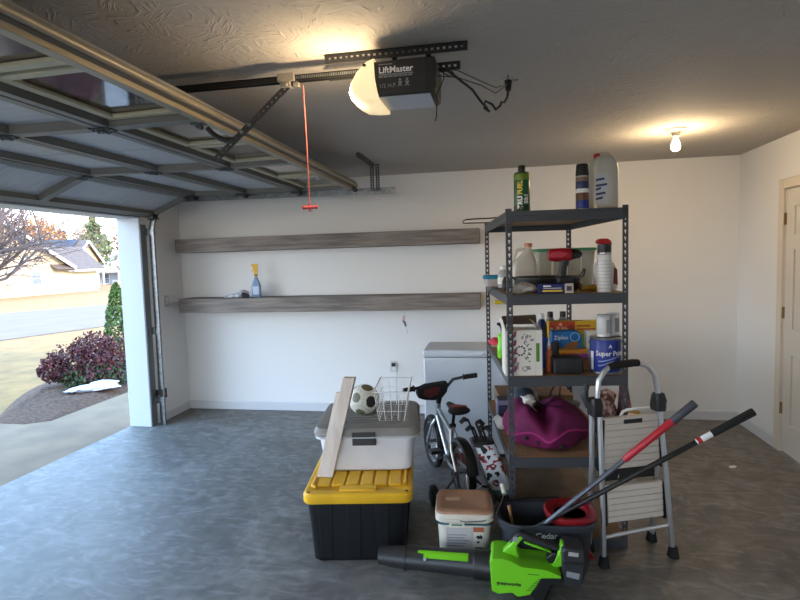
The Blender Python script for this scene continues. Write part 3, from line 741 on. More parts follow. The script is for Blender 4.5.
# white wire basket
wb = thing('wire_basket', 'white wire basket standing on the taupe tote lid right of the ball', 'wire basket', (-.648, 3.24, .642), math.radians(6)); wb.scale = (1.12, 1, 1.06)
def wire_rect(mb, hx, hy, z, r=.0028, cx=0, cy=0): mb.tube([(cx-hx, cy-hy, z), (cx+hx, cy-hy, z), (cx+hx, cy+hy, z), (cx-hx, cy+hy, z)], r, 6, closed=True)
bw = M['inkwhite']
def bp(u, v, t): return ((.066+.022*t)*u, (.175+.02*t)*v, .003+.165*t)
g = MB()
for t_, r in ((0,.003),(.33,.0018),(.66,.0018)): g.tube([bp(-1,-1,t_), bp(1,-1,t_), bp(1,1,t_), bp(-1,1,t_)], r, 6, closed=True)
for k in range(5):
    u = -1+k*.5
    g.tube([bp(u,-1,1), bp(u,-1,0), bp(u,1,0), bp(u,1,1)], .0018, 5)
for k in range(7):
    v = -1+k/3
    g.tube([bp(-1,v,1), bp(-1,v,0), bp(1,v,0), bp(1,v,1)], .0018, 5)
g.build('wire_mesh', bw, wb)
MB().tube([bp(-1.05,-1.03,1), bp(1.05,-1.03,1), bp(1.05,1.03,1), bp(-1.05,1.03,1)], .004, 8, closed=True).build('rim_wire', bw, wb)

# pair of boards nailed together, leaning on the totes
wd = thing('wood_trim_boards', 'two offset pale wood boards joined together, leaning on the front of the stacked totes', 'boards', (-.975, 2.83, .3845))
pale = mat('pale_wood', (208,196,186), .65, col2=(194,180,168), nscale=7, stretch=(4,4,.6))
Tb = Matrix(((1,0,.25,0),(0,1,.075,0),(0,0,1,0),(0,0,0,1)))
MB().box(-.045, .045, -.0005, .02, .0, .475, Tb).build('long_board', pale, wd, bevel=.002)
MB().box(-.014, .052, -.0405, -.001, .285, .565, Tb).build('short_board', pale, wd, bevel=.002)

# ------------------------------------------------------------------ white bucket with tan lid
wbk = thing('plastic_bucket', 'square off-white bucket with tan lid and printed label, behind the leaf blower', 'bucket', (-.197, 2.795, 0), math.radians(4))
wbk.scale = (1.1, 1.06, 1.02)
b = MB(); h = .115
b.loft([rr(h-.006,h-.006,.03,0), rr(h,h,.035,.01), rr(h+.008,h+.008,.036,.235), rr(h+.014,h+.014,.036,.236), rr(h+.014,h+.014,.036,.242), rr(h+.009,h+.009,.036,.243), rr(h+.01,h+.01,.036,.27)])
bko = b.build('pail', M['bucket'], wbk)
MB().loft([rr(h+.0165,h+.0165,.036,.2355), rr(h+.0165,h+.0165,.036,.2425)]).build('band', mat('teal_band', (22,84,98), .5), bko)
lb = MB(); lb.loft([rr(h+.016,h+.016,.04,.248), rr(h+.02,h+.02,.04,.252), rr(h+.02,h+.02,.04,.285), rr(h+.016,h+.016,.04,.29)]); lb.build('lid_skirt', M['bucket'], bko)
lt = MB(); lt.loft([rr(h+.017,h+.017,.04,.2905), rr(h+.014,h+.014,.04,.30), rr(h+.002,h+.002,.035,.306), rr(h-.012,h-.012,.03,.306), rr(h-.018,h-.018,.03,.303)])
lid_ = lt.build('lid', M['tan_lid'], wbk)
MB().box(-.085,-.02,.0,.035,.3028,.3038,Tloc(0,0,0,0,0,.1)).build('sticker_residue', mat('residue', (196,164,128), .7), lid_)
ti = Tloc(0, -.001, 0, .036, 0, 0)
MB().box(-.085, .035, -h-.0035, -h-.002, .02, .222, ti).build('label', mat('label_grey', (186,180,178), .6), bko)
ln_ = MB()
for k in range(11):
    ln_.box(-.08, -.0+.03*((k*7) % 3)/3, -h-.0045, -h-.0033, .04+k*.0145, .045+k*.0145, ti)
ln_.build('label_print', M['inkgrey'], bko)
MB().box(.04, .088, -h-.0035, -h-.002, .02, .222, ti).build('label', M['bucket'], bko)
MB().box(.04, .088, -h-.0045, -h-.003, .205, .228, ti).build('label_strip', mat('rust_label', (170,92,62), .6), bko)
pic = MB(); pic.prism([(.05,.175),(.058,.187),(.066,.184),(.074,.19),(.082,.18),(.077,.165),(.07,.172),(.062,.165),(.058,.174)], -h-.0046, -h-.0032, 'xz', ti).prism([(.055,.155),(.068,.158),(.066,.146),(.054,.148)], -h-.0046, -h-.0032, 'xz', ti)
for k in range(6): pic.box(.045, .083, -h-.0045, -h-.0033, .05+k*.014, .055+k*.014, ti)
pic.build('label_mark', M['ink'], bko)
MB().box(-.07, .0, -h-.0185, -h-.0172, .228, .246).build('brand_strip', mat('sticker_white', (224,220,208), .6), bko)
MB().box(-.06, -.01, -h-.019, -h-.0184, .233, .241).build('brand_print', mat('print_green', (70,120,70), .6), bko)
hnd = MB().tube([(-.02,-h-.022,.262),(.0,-h-.026,.258),(.08,-h-.026,.263),(.14,-h-.0,.275),(.185,.03,.30),(.197,.055,.325),(.19,.085,.345),(.15,.115,.35),(.1,.13,.335),(.02,h+.022,.262)], .0026, 6).build('bail', M['steel'], wbk)
MB().cyl((.195,.045,.322),(.188,.09,.349), .011, n=10).build('bail_grip', M['bucket'], hnd)
MB().box(-.1,-.02,-h-.024,-h-.017,.252,.268).box(-.012,.0,-h-.024,-h-.017,.252,.268).build('lid_tab', M['bucket'], bko)

# ------------------------------------------------------------------ leaf blower
lbw = thing('leaf_blower', 'lime green and black cordless leaf blower lying on the floor in front', 'leaf blower', (.0, 2.525, 0), math.radians(-1.5)); lbw.scale = (1, 1, .91)
tubem = mat('blower_tube', (40,41,43), .45)
Tx = Matrix(((0,0,1,0),(1,0,0,0),(0,1,0,0),(0,0,0,1)))   # lathe axis -> +x
tb = MB()
tb.lathe([(.042,-.605),(.047,-.602),(.047,-.58),(.055,-.53),(.058,-.475),(.058,-.472),(.061,-.47),(.059,-.40),(.066,-.15),(.068,-.11)], 36, Matrix.Translation((0,0,.131)) @ Tx)
tbo = tb.build('blower_tube', tubem, lbw)
MB().lathe([(.036,-.6065),(.042,-.6055),(.042,-.603)], 30, Matrix.Translation((0,0,.131)) @ Tx).build('nozzle_opening', M['ink'], tbo)
MB().lathe([(.0625,-.4735),(.066,-.4725),(.066,-.465),(.0625,-.464)], 36, Matrix.Translation((0,0,.131)) @ Tx).build('seam_ring', M['dark'], tbo)
# green panel lying on the tube
gp = MB(); secs = []
for x, r0 in ((-.375,.0612),(-.37,.0622),(-.165,.0672),(-.16,.0662)):
    ring = []
    for k in range(9): a = math.radians(-54+k*4.5); ring.append((x-(.03 if k > 4 else 0)*(x < -.3), r0*math.sin(a), .131+r0*math.cos(a)))
    for k in range(8,-1,-1): a = math.radians(-54+k*4.5); ring.append((x, (r0-.004)*math.sin(a), .131+(r0-.004)*math.cos(a)))
    secs.append(ring)
gp.loft(secs).build('green_panel', M['green'], tbo)
MB().cyl((-.365,-.055,.163),(-.367,-.060,.168),.009,n=14).build('badge', M['inkgrey'], tbo)
cl2 = MB(); cl2.lathe([(.07,-.135),(.074,-.13),(.076,-.06),(.079,-.05),(.079,-.035)], 36, Matrix.Translation((0,0,.128)) @ Tx); cl2.build('collar', M['black'], lbw)
bd = MB()
body = [(-.058,.200),(-.045,.216),(.0,.22),(.045,.208),(.085,.184),(.2,.178),(.235,.165),(.262,.152),(.262,.143),(.173,.133),(.15,.085),(.123,.042),(.075,.026),(.06,.028),(.045,.044),(.02,.04),(-.02,.03),(-.05,.045)]
bd.prism(body, -.085, .085, 'xz')
bdo = bd.build('body', M['green'], lbw, bevel=.022)
hn = MB().prism([(-.01,.205),(.035,.262),(.058,.296),(.085,.31),(.10,.298),(.085,.282),(.066,.255),(.07,.225),(.08,.19),(.04,.195)], -.024, .024, 'xz').build('front_riser', M['green'], bdo, bevel=.008)
hn = MB().prism([(.21,.18),(.232,.195),(.262,.262),(.266,.29),(.284,.285),(.286,.225),(.272,.165),(.24,.15)], -.026, .026, 'xz').build('rear_riser', M['green'], bdo, bevel=.008)
gr = MB().prism([(.032,.268),(.055,.305),(.075,.326),(.11,.322),(.18,.292),(.262,.262),(.258,.240),(.222,.244),(.15,.27),(.10,.288),(.075,.28),(.055,.25)], -.02, .02, 'xz').build('handle_grip', M['dark'], bdo, bevel=.009)
MB().prism([(.10,.283),(.15,.266),(.222,.24),(.225,.231),(.15,.253),(.1,.271)], -.021, .021, 'xz').build('grip_trim', M['green'], gr, bevel=.004)
MB().prism([(.21,.18),(.2,.205),(.225,.235),(.25,.24),(.24,.2),(.228,.175)], -.027, .027, 'xz').build('trigger', M['black'], gr, bevel=.005)
MB().lathe([(.001,-.003),(.013,-.003),(.013,.003),(.001,.003)], 16, Tloc(.062,-.0215,.292,PI/2)).build('speed_dial', M['inkgrey'], gr)
bs = MB().prism([(.173,.133),(.262,.145),(.266,.105),(.225,.10),(.20,.045),(.19,.0),(.15,.0),(.118,.04),(.14,.06)], -.07, .07, 'xz').build('base', M['black'], lbw, bevel=.008)
bat = MB().prism([(.266,.272),(.282,.288),(.35,.283),(.362,.265),(.37,.225),(.365,.13),(.345,.085),(.29,.088),(.268,.1)], -.06, .06, 'xz').build('battery', M['dark'], lbw, bevel=.01)
MB().prism([(.286,.14),(.288,.168),(.345,.16),(.34,.13)], -.0615, -.0600, 'xz').build('battery_label', M['inkgrey'], bat)
MB().prism([(.295,.25),(.297,.27),(.34,.266),(.338,.247)], -.0615, -.0600, 'xz').build('battery_button', mat('button_grey', (170,164,160), .4), bat)
MB().box(.272,.364,-.0625,-.0595,.205,.222).build('battery_rib', M['black'], bat, bevel=.003)
text('greenworks', .027, M['ink'], bdo, (-.028, -.0862, .084), (PI/2, 0, 0), bold=.0005, width=.86)
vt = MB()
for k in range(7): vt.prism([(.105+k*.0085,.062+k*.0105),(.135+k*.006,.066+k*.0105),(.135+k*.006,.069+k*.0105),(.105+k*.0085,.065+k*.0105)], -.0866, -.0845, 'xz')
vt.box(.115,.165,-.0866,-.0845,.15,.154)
vt.build('vent_slots', mat('dark_green_trim', (60,120,16), .5), bdo)  # slots drawn as strips of a darker green
# ------------------------------------------------------------------ mop bucket and the two poles standing in it
mb_ = thing('mop_bucket', 'dark grey mop bucket with red wringer basket between white bucket and step ladder', 'mop bucket', (.215, 2.755, 0), math.radians(6))
b = MB()
b.loft([rr(.195,.105,.08,0,seg=8), rr(.202,.112,.085,.012,seg=8), rr(.226,.13,.10,.245,seg=8), rr(.245,.147,.11,.25,seg=8), rr(.247,.149,.11,.275,seg=8), rr(.241,.143,.11,.283,seg=8), rr(.225,.128,.1,.278,seg=8), rr(.215,.12,.095,.16,seg=8), rr(.19,.1,.08,.015,seg=8)])
mbo = b.build('pail', M['slate'], mb_)
text('O-Cedar', .042, M['inkwhite'], mbo, (-.118, -.1300, .214), (PI/2+.085, 0, 0), bold=.0008)
wr = MB(); cx = .125
wr.loft([rr(.118,.122,.1,.262,cx,0,8), rr(.126,.128,.11,.283,cx,0,8), rr(.128,.130,.11,.296,cx,0,8), rr(.118,.122,.1,.305,cx,0,8), rr(.086,.09,.085,.298,cx,.0,8), rr(.08,.084,.08,.27,cx,0,8), rr(.082,.086,.08,.256,cx,0,8)])
wro = wr.build('wringer', mat('wringer_red', (134,16,26), .45), mb_)
cn = MB()
for k in range(16):
    a = 2*PI*k/16; cn.box(cx+.072*math.cos(a)-.004, cx+.072*math.cos(a)+.004, .076*math.sin(a)-.004, .076*math.sin(a)+.004, .13, .28)
cn.loft([rr(.078,.082,.078,.28,cx,0,8), rr(.07,.074,.07,.12,cx,0,8), rr(.066,.07,.066,.115,cx,0,8), rr(.066,.07,.066,.122,cx,0,8), rr(.074,.078,.074,.28,cx,0,8)]); cn.build('wringer_basket', M['ink'], wro)
MB().prism([(.17,.06),(.25,.03),(.262,.015),(.262,.0),(.17,.0)], .06, .13, 'xz').build('foot_pedal', M['red'], mb_, bevel=.006)
MB().tube([(-.22,0,.26),(-.23,.02,.285),(-.2,.1,.295),(-.05,.138,.297),(.1,.142,.297)], .007, 8).build('bail', M['black'], mb_)

def pole(name, label, p0, p1, segs, cat):
    p0, p1 = V(p0), V(p1); d = (p1-p0); L = d.length
    t = thing(name, label, cat, p0)
    q = d.to_track_quat('Z', 'Y'); t.rotation_mode = 'QUATERNION'; t.rotation_quaternion = q
    for nm, z0, z1, r0, r1, m in segs:
        MB().lathe([(.001, z0*L), (r0*.9, z0*L), (r0, z0*L+.004), (r1, z1*L-.006), (r1*.85, z1*L), (.001, z1*L+.002)], 18).build(nm, m, t)
    return t
sm = pole('spin_mop', 'mop with red upper handle and grey lower pole standing in the red wringer', (.085, 2.672, .153), (.866, 2.60, .906),
     [('mop_head', 0, .04, .035, .028, mat('mop_strands', (52,56,64), .9)), ('lower_pole', .035, .64, .012, .012, mat('pole_grey', (92,96,104), .35, .5)), ('red_sleeve', .62, .885, .0165, .0175, M['crimson']), ('grip', .88, 1.0, .0185, .0195, mat('grip_slate', (58,60,68), .55))], 'mop')
st = pole('long_pole', 'thin black pole with black grip and white-red band leaning out of the mop bucket', (.125, 2.668, .222), (1.108, 2.60, .872),
     [('pole_tube', 0, .80, .0115, .0125, M['black']), ('label_band', .765, .835, .0135, .0135, M['inkwhite']), ('grip', .83, 1.0, .0165, .0185, M['rubber'])], 'pole')
MB().lathe([(.0138, .805*1.13), (.0142, .806*1.13), (.0142, .822*1.13), (.0138, .823*1.13)], 16).build('red_band', M['red'], st)
wk = thing('wood_stick', 'short tan wood stick standing inside the mop bucket near its left rim', 'stick', (.085, 2.755, .02))
MB().tube([(0,0,.0),(-.05,.0,.29)], .008, 8).build('stick', mat('stick_tan', (176,128,80), .6), wk)

# ------------------------------------------------------------------ step ladder
sl = thing('step_ladder', 'folded aluminium step ladder with beige ribbed steps in front of the metal rack', 'step ladder', (.487, 2.78, 0), math.atan2(.15, .391))
def rail_pair(name, pts, r=.0165, m=M['alu']): return MB().tube(pts, r, 12).build(name, m, sl)
top = MB().tube([(.022,.0,.03),(.02,.015,.45),(.015,.028,.79),(.004,.03,.88),(.012,.03,.955),(.045,.03,1.003),(.075,.03,1.021),(.225,.03,1.032),(.285,.03,1.012),(.325,.03,.965),(.340,.03,.90),(.352,.028,.80),(.385,.012,.41),(.415,.0,.03)], .0135, 12).build('front_frame', M['alu'], sl)
MB().tube([(.066,.03,1.017),(.10,.03,1.026),(.15,.03,1.03),(.20,.03,1.0325),(.232,.03,1.031)], [.018,.0195,.0195,.0195,.018], 14).build('hand_grip', M['rubber'], sl)
MB().tube([(-.018,.045,.78),(-.012,.055,.5),(.012,.12,.2),(.028,.152,.03)], .0145, 12).build('rear_leg', M['alu'], sl)
MB().tube([(.345,.05,.78),(.37,.07,.5),(.398,.13,.2),(.411,.165,.03)], .0145, 12).build('rear_leg', M['alu'], sl)
for x, y in ((.022, 0), (.418, 0), (.03, .155), (.412, .167)):
    MB().loft([rr(.024,.026,.012,.0,x,y), rr(.022,.024,.012,.02,x,y), rr(.018,.018,.012,.055,x,y)]).build('rubber_foot', M['rubber'], sl)
for x, s_ in ((-.004, 1), (.352, -1)):
    j = MB(); j.loft([rr(.026,.034,.012,.775,x,.038), rr(.029,.036,.014,.80,x,.038), rr(.026,.03,.012,.852,x,.036), rr(.02,.024,.01,.868,x,.034)])
    j.cyl((x-.03,.03,.825),(x+.03,.03,.825),.022,n=16); j.build('hinge_joint', M['black'], sl, bevel=.002)
MB().tube([(.0,.05,.80),(-.025,.06,.825),(-.045,.065,.87),(-.042,.065,.905),(-.03,.065,.93)], [.022,.021,.019,.017,.013], 10).build('lock_arm', M['dark'], sl)
step = mat('step_beige', (204,193,180), .6)
def make_step(x0a, x1a, z1, x0b, x1b, z0, n, yb, yt):
    t_ = MB()
    t_.prism([(x0a,z1),(x1a,z1),(x1b,z0),(x0b,z0)], yb+.003, yb+.026, 'xz')
    so = t_.build('step', step, sl, bevel=.004)
    for k in range(n):
        f0 = k/n; f1 = (k+.86)/n
        xa0 = x0a+(x0b-x0a)*f0; xa1 = x1a+(x1b-x1a)*f0; xb0 = x0a+(x0b-x0a)*f1; xb1 = x1a+(x1b-x1a)*f1
        MB().prism([(xa0+.002, z1+(z0-z1)*f0), (xa1-.002, z1+(z0-z1)*f0), (xb1-.002, z1+(z0-z1)*f1), (xb0+.002, z1+(z0-z1)*f1)], yb-.003, yb+.004, 'xz').build('tread_rib', step, so, bevel=.0015)
    f = MB()
    for s_, xa, xb in ((-1, x0a, x0b), (1, x1a, x1b)):
        f = MB(); f.prism([(xa+s_*.001, z1-.01),(xa+s_*.016, z1-.01),(xb+s_*.016, z0-.01),(xb+s_*.001, z0-.01)], yb-.002, yb+.04, 'xz').build('step_frame', M['black'], so)
    return so
s1 = make_step(.047, .348, .757, .040, .364, .485, 8, .035, .035)
MB().loft([rr(.052,.008,.008,.722,.205,.033), rr(.052,.008,.008,.742,.205,.033)]).build('hand_slot', M['ink'], s1)
s2 = make_step(.056, .374, .40, .062, .383, .206, 6, .03, .03)
MB().tube([(.172,.09,.70),(.172,.09,.745),(.185,.09,.765),(.21,.09,.774),(.345,.09,.776),(.365,.09,.765),(.372,.09,.74),(.374,.09,.6)], .0075, 8).tube([(.172,.09,.705),(.16,.085,.5),(.15,.08,.42)], .0065, 8).build('support_arch', M['inkwhite'], sl)
MB().tube([(.022,.012,.145),(.20,.012,.157),(.40,.012,.168)], .010, 8).build('cross_bar', M['alu'], sl)
bk_ = MB(); bk_.box(.05,.36,.075,.095,.41,.50); bk_.tube([(.05,.1,.42),(.36,.1,.44)], .012, 8); bk_.build('lower_bracket', M['black'], sl)

# ------------------------------------------------------------------ metal rack
RX, RY, RT = .044, 2.912, .115
RW, RD, RH = .625, 1.207, 1.837
rk = thing('storage_rack', 'tall charcoal metal rack with five particle-board shelves in the middle of the garage', 'storage rack', (RX, RY, 0), RT)
SZ = [1.824, 1.385, .947, .503, .05]
R90 = Euler((0,0,PI/2)).to_matrix().to_4x4()
for i, (x, y, sx, sy) in enumerate(((0,0,1,1),(RW,0,-1,1),(0,RD,1,-1),(RW,RD,-1,-1))):
    p = MB(); w = .030
    S = Matrix.Diagonal((sx, sy, 1, 1))
    T = Matrix.Translation((x, y, 0)) @ S
    perf(p, w, RH, .0022, .0355, .0115, .019, T)
    perf(p, w, RH, .0022, .0355, .0115, .019, T @ Matrix(((0,1,0,0),(1,0,0,0),(0,0,1,0),(0,0,0,1))))
    p.build('post', M['charcoal'], rk)
for z in SZ:
    h = .056 if z > .1 else .05
    bd_ = MB().box(.006, RW-.006, .008, RD-.008, z-.013, z-.001).build('shelf_board', M['board'] if z > .1 else M['bottomboard'], rk)
    def beam_box(mb, x0, x1, y, sgn):
        ya, yb = sorted((y+sgn*.0025, y+sgn*.006)); mb.box(x0, x1, ya, yb, z-h, z)
        ya, yb = sorted((y-sgn*.0005, y+sgn*.004)); mb.box(x0+.028, x1-.028, ya, yb, z-h*.45, z-.002)
        ya, yb = sorted((y+sgn*.004, y+sgn*.022)); mb.box(x0, x1, ya, yb, z-.017, z-.0135); 
    for y, s_ in ((0, 1), (RD, -1)):
        m_ = MB(); beam_box(m_, .003, RW-.003, y, s_); m_.build('beam', M['charcoal'], rk, bevel=.0012)
    for x, s_ in ((0, 1), (RW, -1)):
        m_ = MB()
        xa, xb = sorted((x+s_*.0025, x+s_*.006)); m_.box(xa, xb, .007, RD-.007, z-h, z)
        xa, xb = sorted((x-s_*.0005, x+s_*.004)); m_.box(xa, xb, .03, RD-.03, z-h*.45, z-.002)
        m_.build('beam', M['charcoal'], rk, bevel=.0012)
rc, rs = math.cos(RT), math.sin(RT)
def on(a, b, z): return (RX+rc*a-rs*b, RY+rs*a+rc*b, z)
def item(name, label, cat, a, b, shelf, rz=0, group=None, dz=0): return thing(name, label, cat, on(a, b, SZ[shelf]+dz), RT+rz, group)

# ---- top shelf
t = item('fuel_can', 'green fuel can with black cap standing at the left of the rack top shelf', 'fuel can', .096, .075, 0)
MB().lathe([(.001,0),(.041,0),(.0425,.004),(.0425,.198),(.041,.203),(.033,.207),(.022,.212),(.001,.212)], 32).build('can', mat('can_green', (16,78,44), .35), t)
MB().lathe([(.001,.21),(.019,.21),(.019,.24),(.017,.243),(.001,.243)], 20).build('cap', M['black'], t)
MB().lathe([(.0428,.165),(.0432,.166),(.0432,.196),(.0428,.197)], 32).build('label_band', mat('band_lime', (96,122,30), .4), t)
MB().lathe([(.0428,.006),(.0431,.007),(.0431,.03),(.0428,.031)], 32).build('label_band', mat('band_green_dark', (12,44,30), .4), t)
text('TRU', .036, M['inkwhite'], t, (-.005, 0, .014), (0, PI/2, 0), wrap=.0425, bold=.001, width=.95)
text('FUEL', .036, M['inkyellow'], t, (-.005, 0, .088), (0, PI/2, 0), wrap=.0425, bold=.001, width=.95)
text('50:1', .03, M['inkwhite'], t, (.026, 0, .04), (0, PI/2, 0), wrap=.0425, bold=.001)
t = item('spray_can', 'black capped aerosol can with blue and brown label left of the pale jug', 'spray can', .418, .10, 0)
MB().lathe([(.001,0),(.032,0),(.033,.005),(.033,.175),(.028,.188),(.001,.19)], 28).build('can', mat('can_pale', (176,172,166), .35), t)
for z0, z1, m in ((.008,.05,M['blue']),(.05,.09,mat('label_brown', (104,70,48), .5)),(.09,.112,M['inkwhite']),(.112,.15,mat('label_navy', (26,40,84), .4)),(.15,.172,mat('label_tan', (120,100,84), .5))):
    MB().lathe([(.0332,z0),(.0336,z0+.001),(.0336,z1-.001),(.0332,z1)], 28).build('label_band', m, t)
MB().lathe([(.001,.18),(.0335,.18),(.0335,.2),(.031,.215),(.031,.236),(.028,.242),(.001,.242)], 26).build('cap', M['black'], t)
t = item('liquid_jug', 'large pale translucent jug with red cap at the right of the rack top shelf', 'jug', .545, .16, 0, .1); t.scale = (.93, .93, 1.0)
jm = mat('jug_natural', (206,204,192), .4, trans=.25, col2=(192,190,178), nscale=4)
j = MB(); j.loft([rr(.068,.05,.02,0), rr(.074,.056,.025,.01), rr(.074,.056,.025,.22), rr(.066,.05,.025,.26), rr(.045,.036,.022,.283), rr(.03,.026,.02,.29)])
jo = j.build('jug', jm, t)
MB().tube([(.06,0,.235),(.058,0,.275),(.03,0,.295),(-.01,0,.298),(-.03,0,.288)], .012, 10).build('handle', jm, jo)
MB().cyl((-.035,0,.275),(-.035,0,.302),.019,n=18).build('cap', M['red'], jo)
MB().prism([(-.07,.03),(.01,.03),(.01,.19),(-.07,.19)], -.0568, -.0558, 'xz').build('label', mat('label_white', (204,204,208), .5), jo)
lp = MB()
for k, (z, w_) in enumerate(((.15,.05),(.12,.065),(.10,.03),(.075,.055),(.05,.04))): lp.prism([(-.065,z),(-.065+w_,z+.008),(-.065+w_,z+.02),(-.065,z+.012)], -.0578, -.0566, 'xz')
lp.build('label_print', mat('print_navy', (60,72,110), .5), jo)
t = item('wire_hoop', 'thin bent wire loop sticking out left of the rack top shelf', 'wire', 0, .75, 0)
MB().tube([(.25,-.28,.008),(.0,-.17,.008),(-.13,-.13,.008),(-.168,-.10,.008),(-.18,.0,.008),(-.175,.2,.008),(-.165,.26,.008),(-.13,.275,.008),(.0,.285,.008),(.25,.29,.008)], .0042, 8).build('wire', mat('wire_dark', (66,54,46), .4, .6), t)

# ---- second shelf
t = item('food_tub', 'small clear tub with blue lid at the back left of the second shelf', 'tub', .03, .93, 1)
MB().loft([rr(.055,.045,.02,0), rr(.066,.056,.025,.05)]).build('tub', mat('tub_pale', (206,200,196), .4, trans=.3), t)
MB().loft([rr(.07,.06,.025,.0505), rr(.072,.062,.025,.056), rr(.072,.062,.025,.072), rr(.066,.056,.025,.077)]).build('lid', mat('lid_teal', (16,126,160), .4), t)
t = item('small_bottle', 'small clear bottle with white cap behind the front left rack post', 'bottle', .055, .6, 1)
MB().lathe([(.001,0),(.03,0),(.033,.005),(.033,.08),(.026,.105),(.014,.118),(.014,.124),(.001,.124)]).build('bottle', mat('bottle_silver', (190,192,194), .2, trans=.3), t)
MB().lathe([(.001,.122),(.018,.122),(.018,.145),(.016,.148),(.001,.148)], 20).build('cap', M['white'], t)
MB().lathe([(.0335,.03),(.034,.031),(.034,.07),(.0335,.071)]).build('label', M['boxwhite'], t)
t = item('power_adapter', 'black adapter with cord hanging over the second shelf left edge', 'adapter', .052, .42, 1)
MB().loft([rr(.02,.03,.01,0), rr(.026,.034,.012,.012), rr(.024,.03,.012,.055), rr(.012,.015,.008,.082)]).build('body', M['black'], t)
MB().tube([(-.02,0,.012),(-.05,.02,.01),(-.064,.06,.006),(-.072,.14,.002),(-.085,.2,-.02),(-.09,.21,-.05)], .0042, 8).build('cord', M['black'], t)
t = item('spring_clamp', 'yellow clip hooked under the second shelf left side', 'clip', .009, .36, 1, dz=-.079)
MB().loft([[(x, .014*math.cos(a), .013+.012*math.sin(a)) for a in [2*PI*k/12 for k in range(12)]] for x in (-.036,-.03,.03,.036)]).build('grip', mat('clip_yellow', (222,196,16), .4), t, bevel=.002)
MB().box(.0075,.012,-.008,.008,.02,.062).build('hook', M['steel'], t)
t = item('milk_jug', 'white gallon jug with coral cap standing behind the black roasting pan', 'jug', .17, .54, 1)
mj = mat('milk_jug_plastic', (218,214,202), .4, trans=.15)
j = MB(); j.loft([rr(.07,.07,.025,0), rr(.077,.077,.03,.01), rr(.077,.077,.03,.135), rr(.066,.07,.03,.165,.008), rr(.044,.05,.03,.20,.022), rr(.026,.028,.025,.232,.034), rr(.020,.020,.02,.245,.036), rr(.019,.019,.019,.262,.036)])
jo = j.build('jug', mj, t)
MB().tube([(.015,0,.24),(-.02,0,.245),(-.04,0,.235),(-.062,0,.18),(-.068,0,.145),(-.06,0,.12)], .0115, 10).build('handle', mj, jo)
MB().lathe([(.001,.258),(.024,.258),(.024,.278),(.022,.281),(.001,.281)], 20, Tloc(.036,0,0)).build('cap', mat('cap_coral', (212,128,100), .5), jo)
t = item('plastic_bin', 'clear plastic bin with green rim at the back of the second shelf', 'bin', .47, .80, 1)
q = MB(); q.loft([rr(.165,.11,.02,0), rr(.17,.115,.02,.008), rr(.185,.13,.02,.225), rr(.181,.126,.02,.225), rr(.166,.111,.02,.012)])
q.build('tub', mat('bin_clear', (224,222,212), .25, trans=.7), t)
MB().loft([rr(.186,.131,.02,.2255), rr(.193,.138,.022,.228), rr(.193,.138,.022,.243), rr(.18,.125,.02,.246)]).build('lid', mat('lid_green', (66,142,98), .45), t)
q = MB()
for x in (-.09, 0, .09): q.box(x-.006, x+.006, -.134, -.118, .02, .222)
q.build('bin_rib', mat('bin_rib', (210,206,192), .4), t)
t = item('roasting_pan', 'black oval pan with a loop handle on the second shelf under the drill', 'pan', .262, .27, 1)
q = MB(); q.loft([rr(.16,.13,.1,0,seg=8), rr(.172,.142,.11,.012,seg=8), rr(.18,.15,.115,.075,seg=8), rr(.187,.157,.12,.078,seg=8), rr(.187,.157,.12,.083,seg=8), rr(.176,.146,.11,.08,seg=8), rr(.168,.138,.1,.016,seg=8), rr(.15,.12,.09,.012,seg=8)])
po = q.build('pan', mat('pan_black', (24,21,19), .4), t)
for s_ in (-1, 1): MB().tube([(s_*.178,-.035,.07),(s_*.20,-.032,.085),(s_*.212,-.015,.118),(s_*.212,.015,.118),(s_*.20,.032,.085),(s_*.178,.035,.07)], .0045, 8).build('loop_handle', M['black'], po)
t = item('cordless_drill', 'red and black cordless drill standing on the dark blue carton, in front of the pan', 'drill', .317, .075, 1, dz=.052); t.scale = (1, 1, 1.07)
q = MB()
q.loft([[(x, r*.85*math.cos(a), .142+r*math.sin(a)) for a in [2*PI*k/16 for k in range(16)]] for x, r in ((-.088,.012),(-.084,.026),(-.06,.032),(-.01,.034),(.03,.032),(.036,.028))])
dr = q.build('motor_body', mat('drill_red', (150,14,30), .4), t)
MB().loft([[(x, r*math.cos(a), .144+r*math.sin(a)) for a in [2*PI*k/16 for k in range(16)]] for x, r in ((.036,.027),(.05,.027),(.055,.024),(.075,.022),(.088,.014),(.09,.008))]).build('chuck', M['black'], t)
MB().cyl((.09,0,.144),(.105,0,.144),.004,n=8).build('bit', M['steel'], t)
MB().loft([rr(.02,.017,.012,z,x0,0) for z, x0 in ((.03,-.012),(.06,-.012),(.09,-.006),(.122,.0))]).build('handle', M['dark'], t)
MB().prism([(.008,.115),(.022,.112),(.02,.088),(.01,.085)], -.007, .007, 'xz').build('trigger', M['ink'], t, bevel=.002)
MB().loft([rr(.04,.03,.01,.0,.0,0), rr(.044,.034,.012,.006,.0,0), rr(.044,.034,.012,.028,.0,0), rr(.03,.026,.01,.036,-.006,0)]).build('battery', M['black'], t)
MB().prism([(-.075,.13),(-.02,.128),(.01,.148),(-.03,.16),(-.075,.156)], -.0315, -.0265, 'xz').build('side_plate', mat('drill_pink_red', (176,50,66), .45), dr, bevel=.002)
t = item('carton', 'flat dark blue carton with yellow print at the front of the second shelf', 'box', .245, .075, 1)
MB().box(-.078,.062,-.045,.045,0,.0515).build('carton', mat('carton_navy', (18,32,96), .45), t, bevel=.002)
MB().box(.0625,.108,-.045,.045,0,.0515).build('end_panel', mat('carton_pale', (190,184,176), .5), t, bevel=.001)
q = MB().box(-.05,-.01,-.0462,-.0448,.036,.044)
q.build('brand_print', M['inkwhite'], t)
MB().box(-.055,.05,-.0462,-.0448,.01,.019).build('print_line', M['inkyellow'], t)
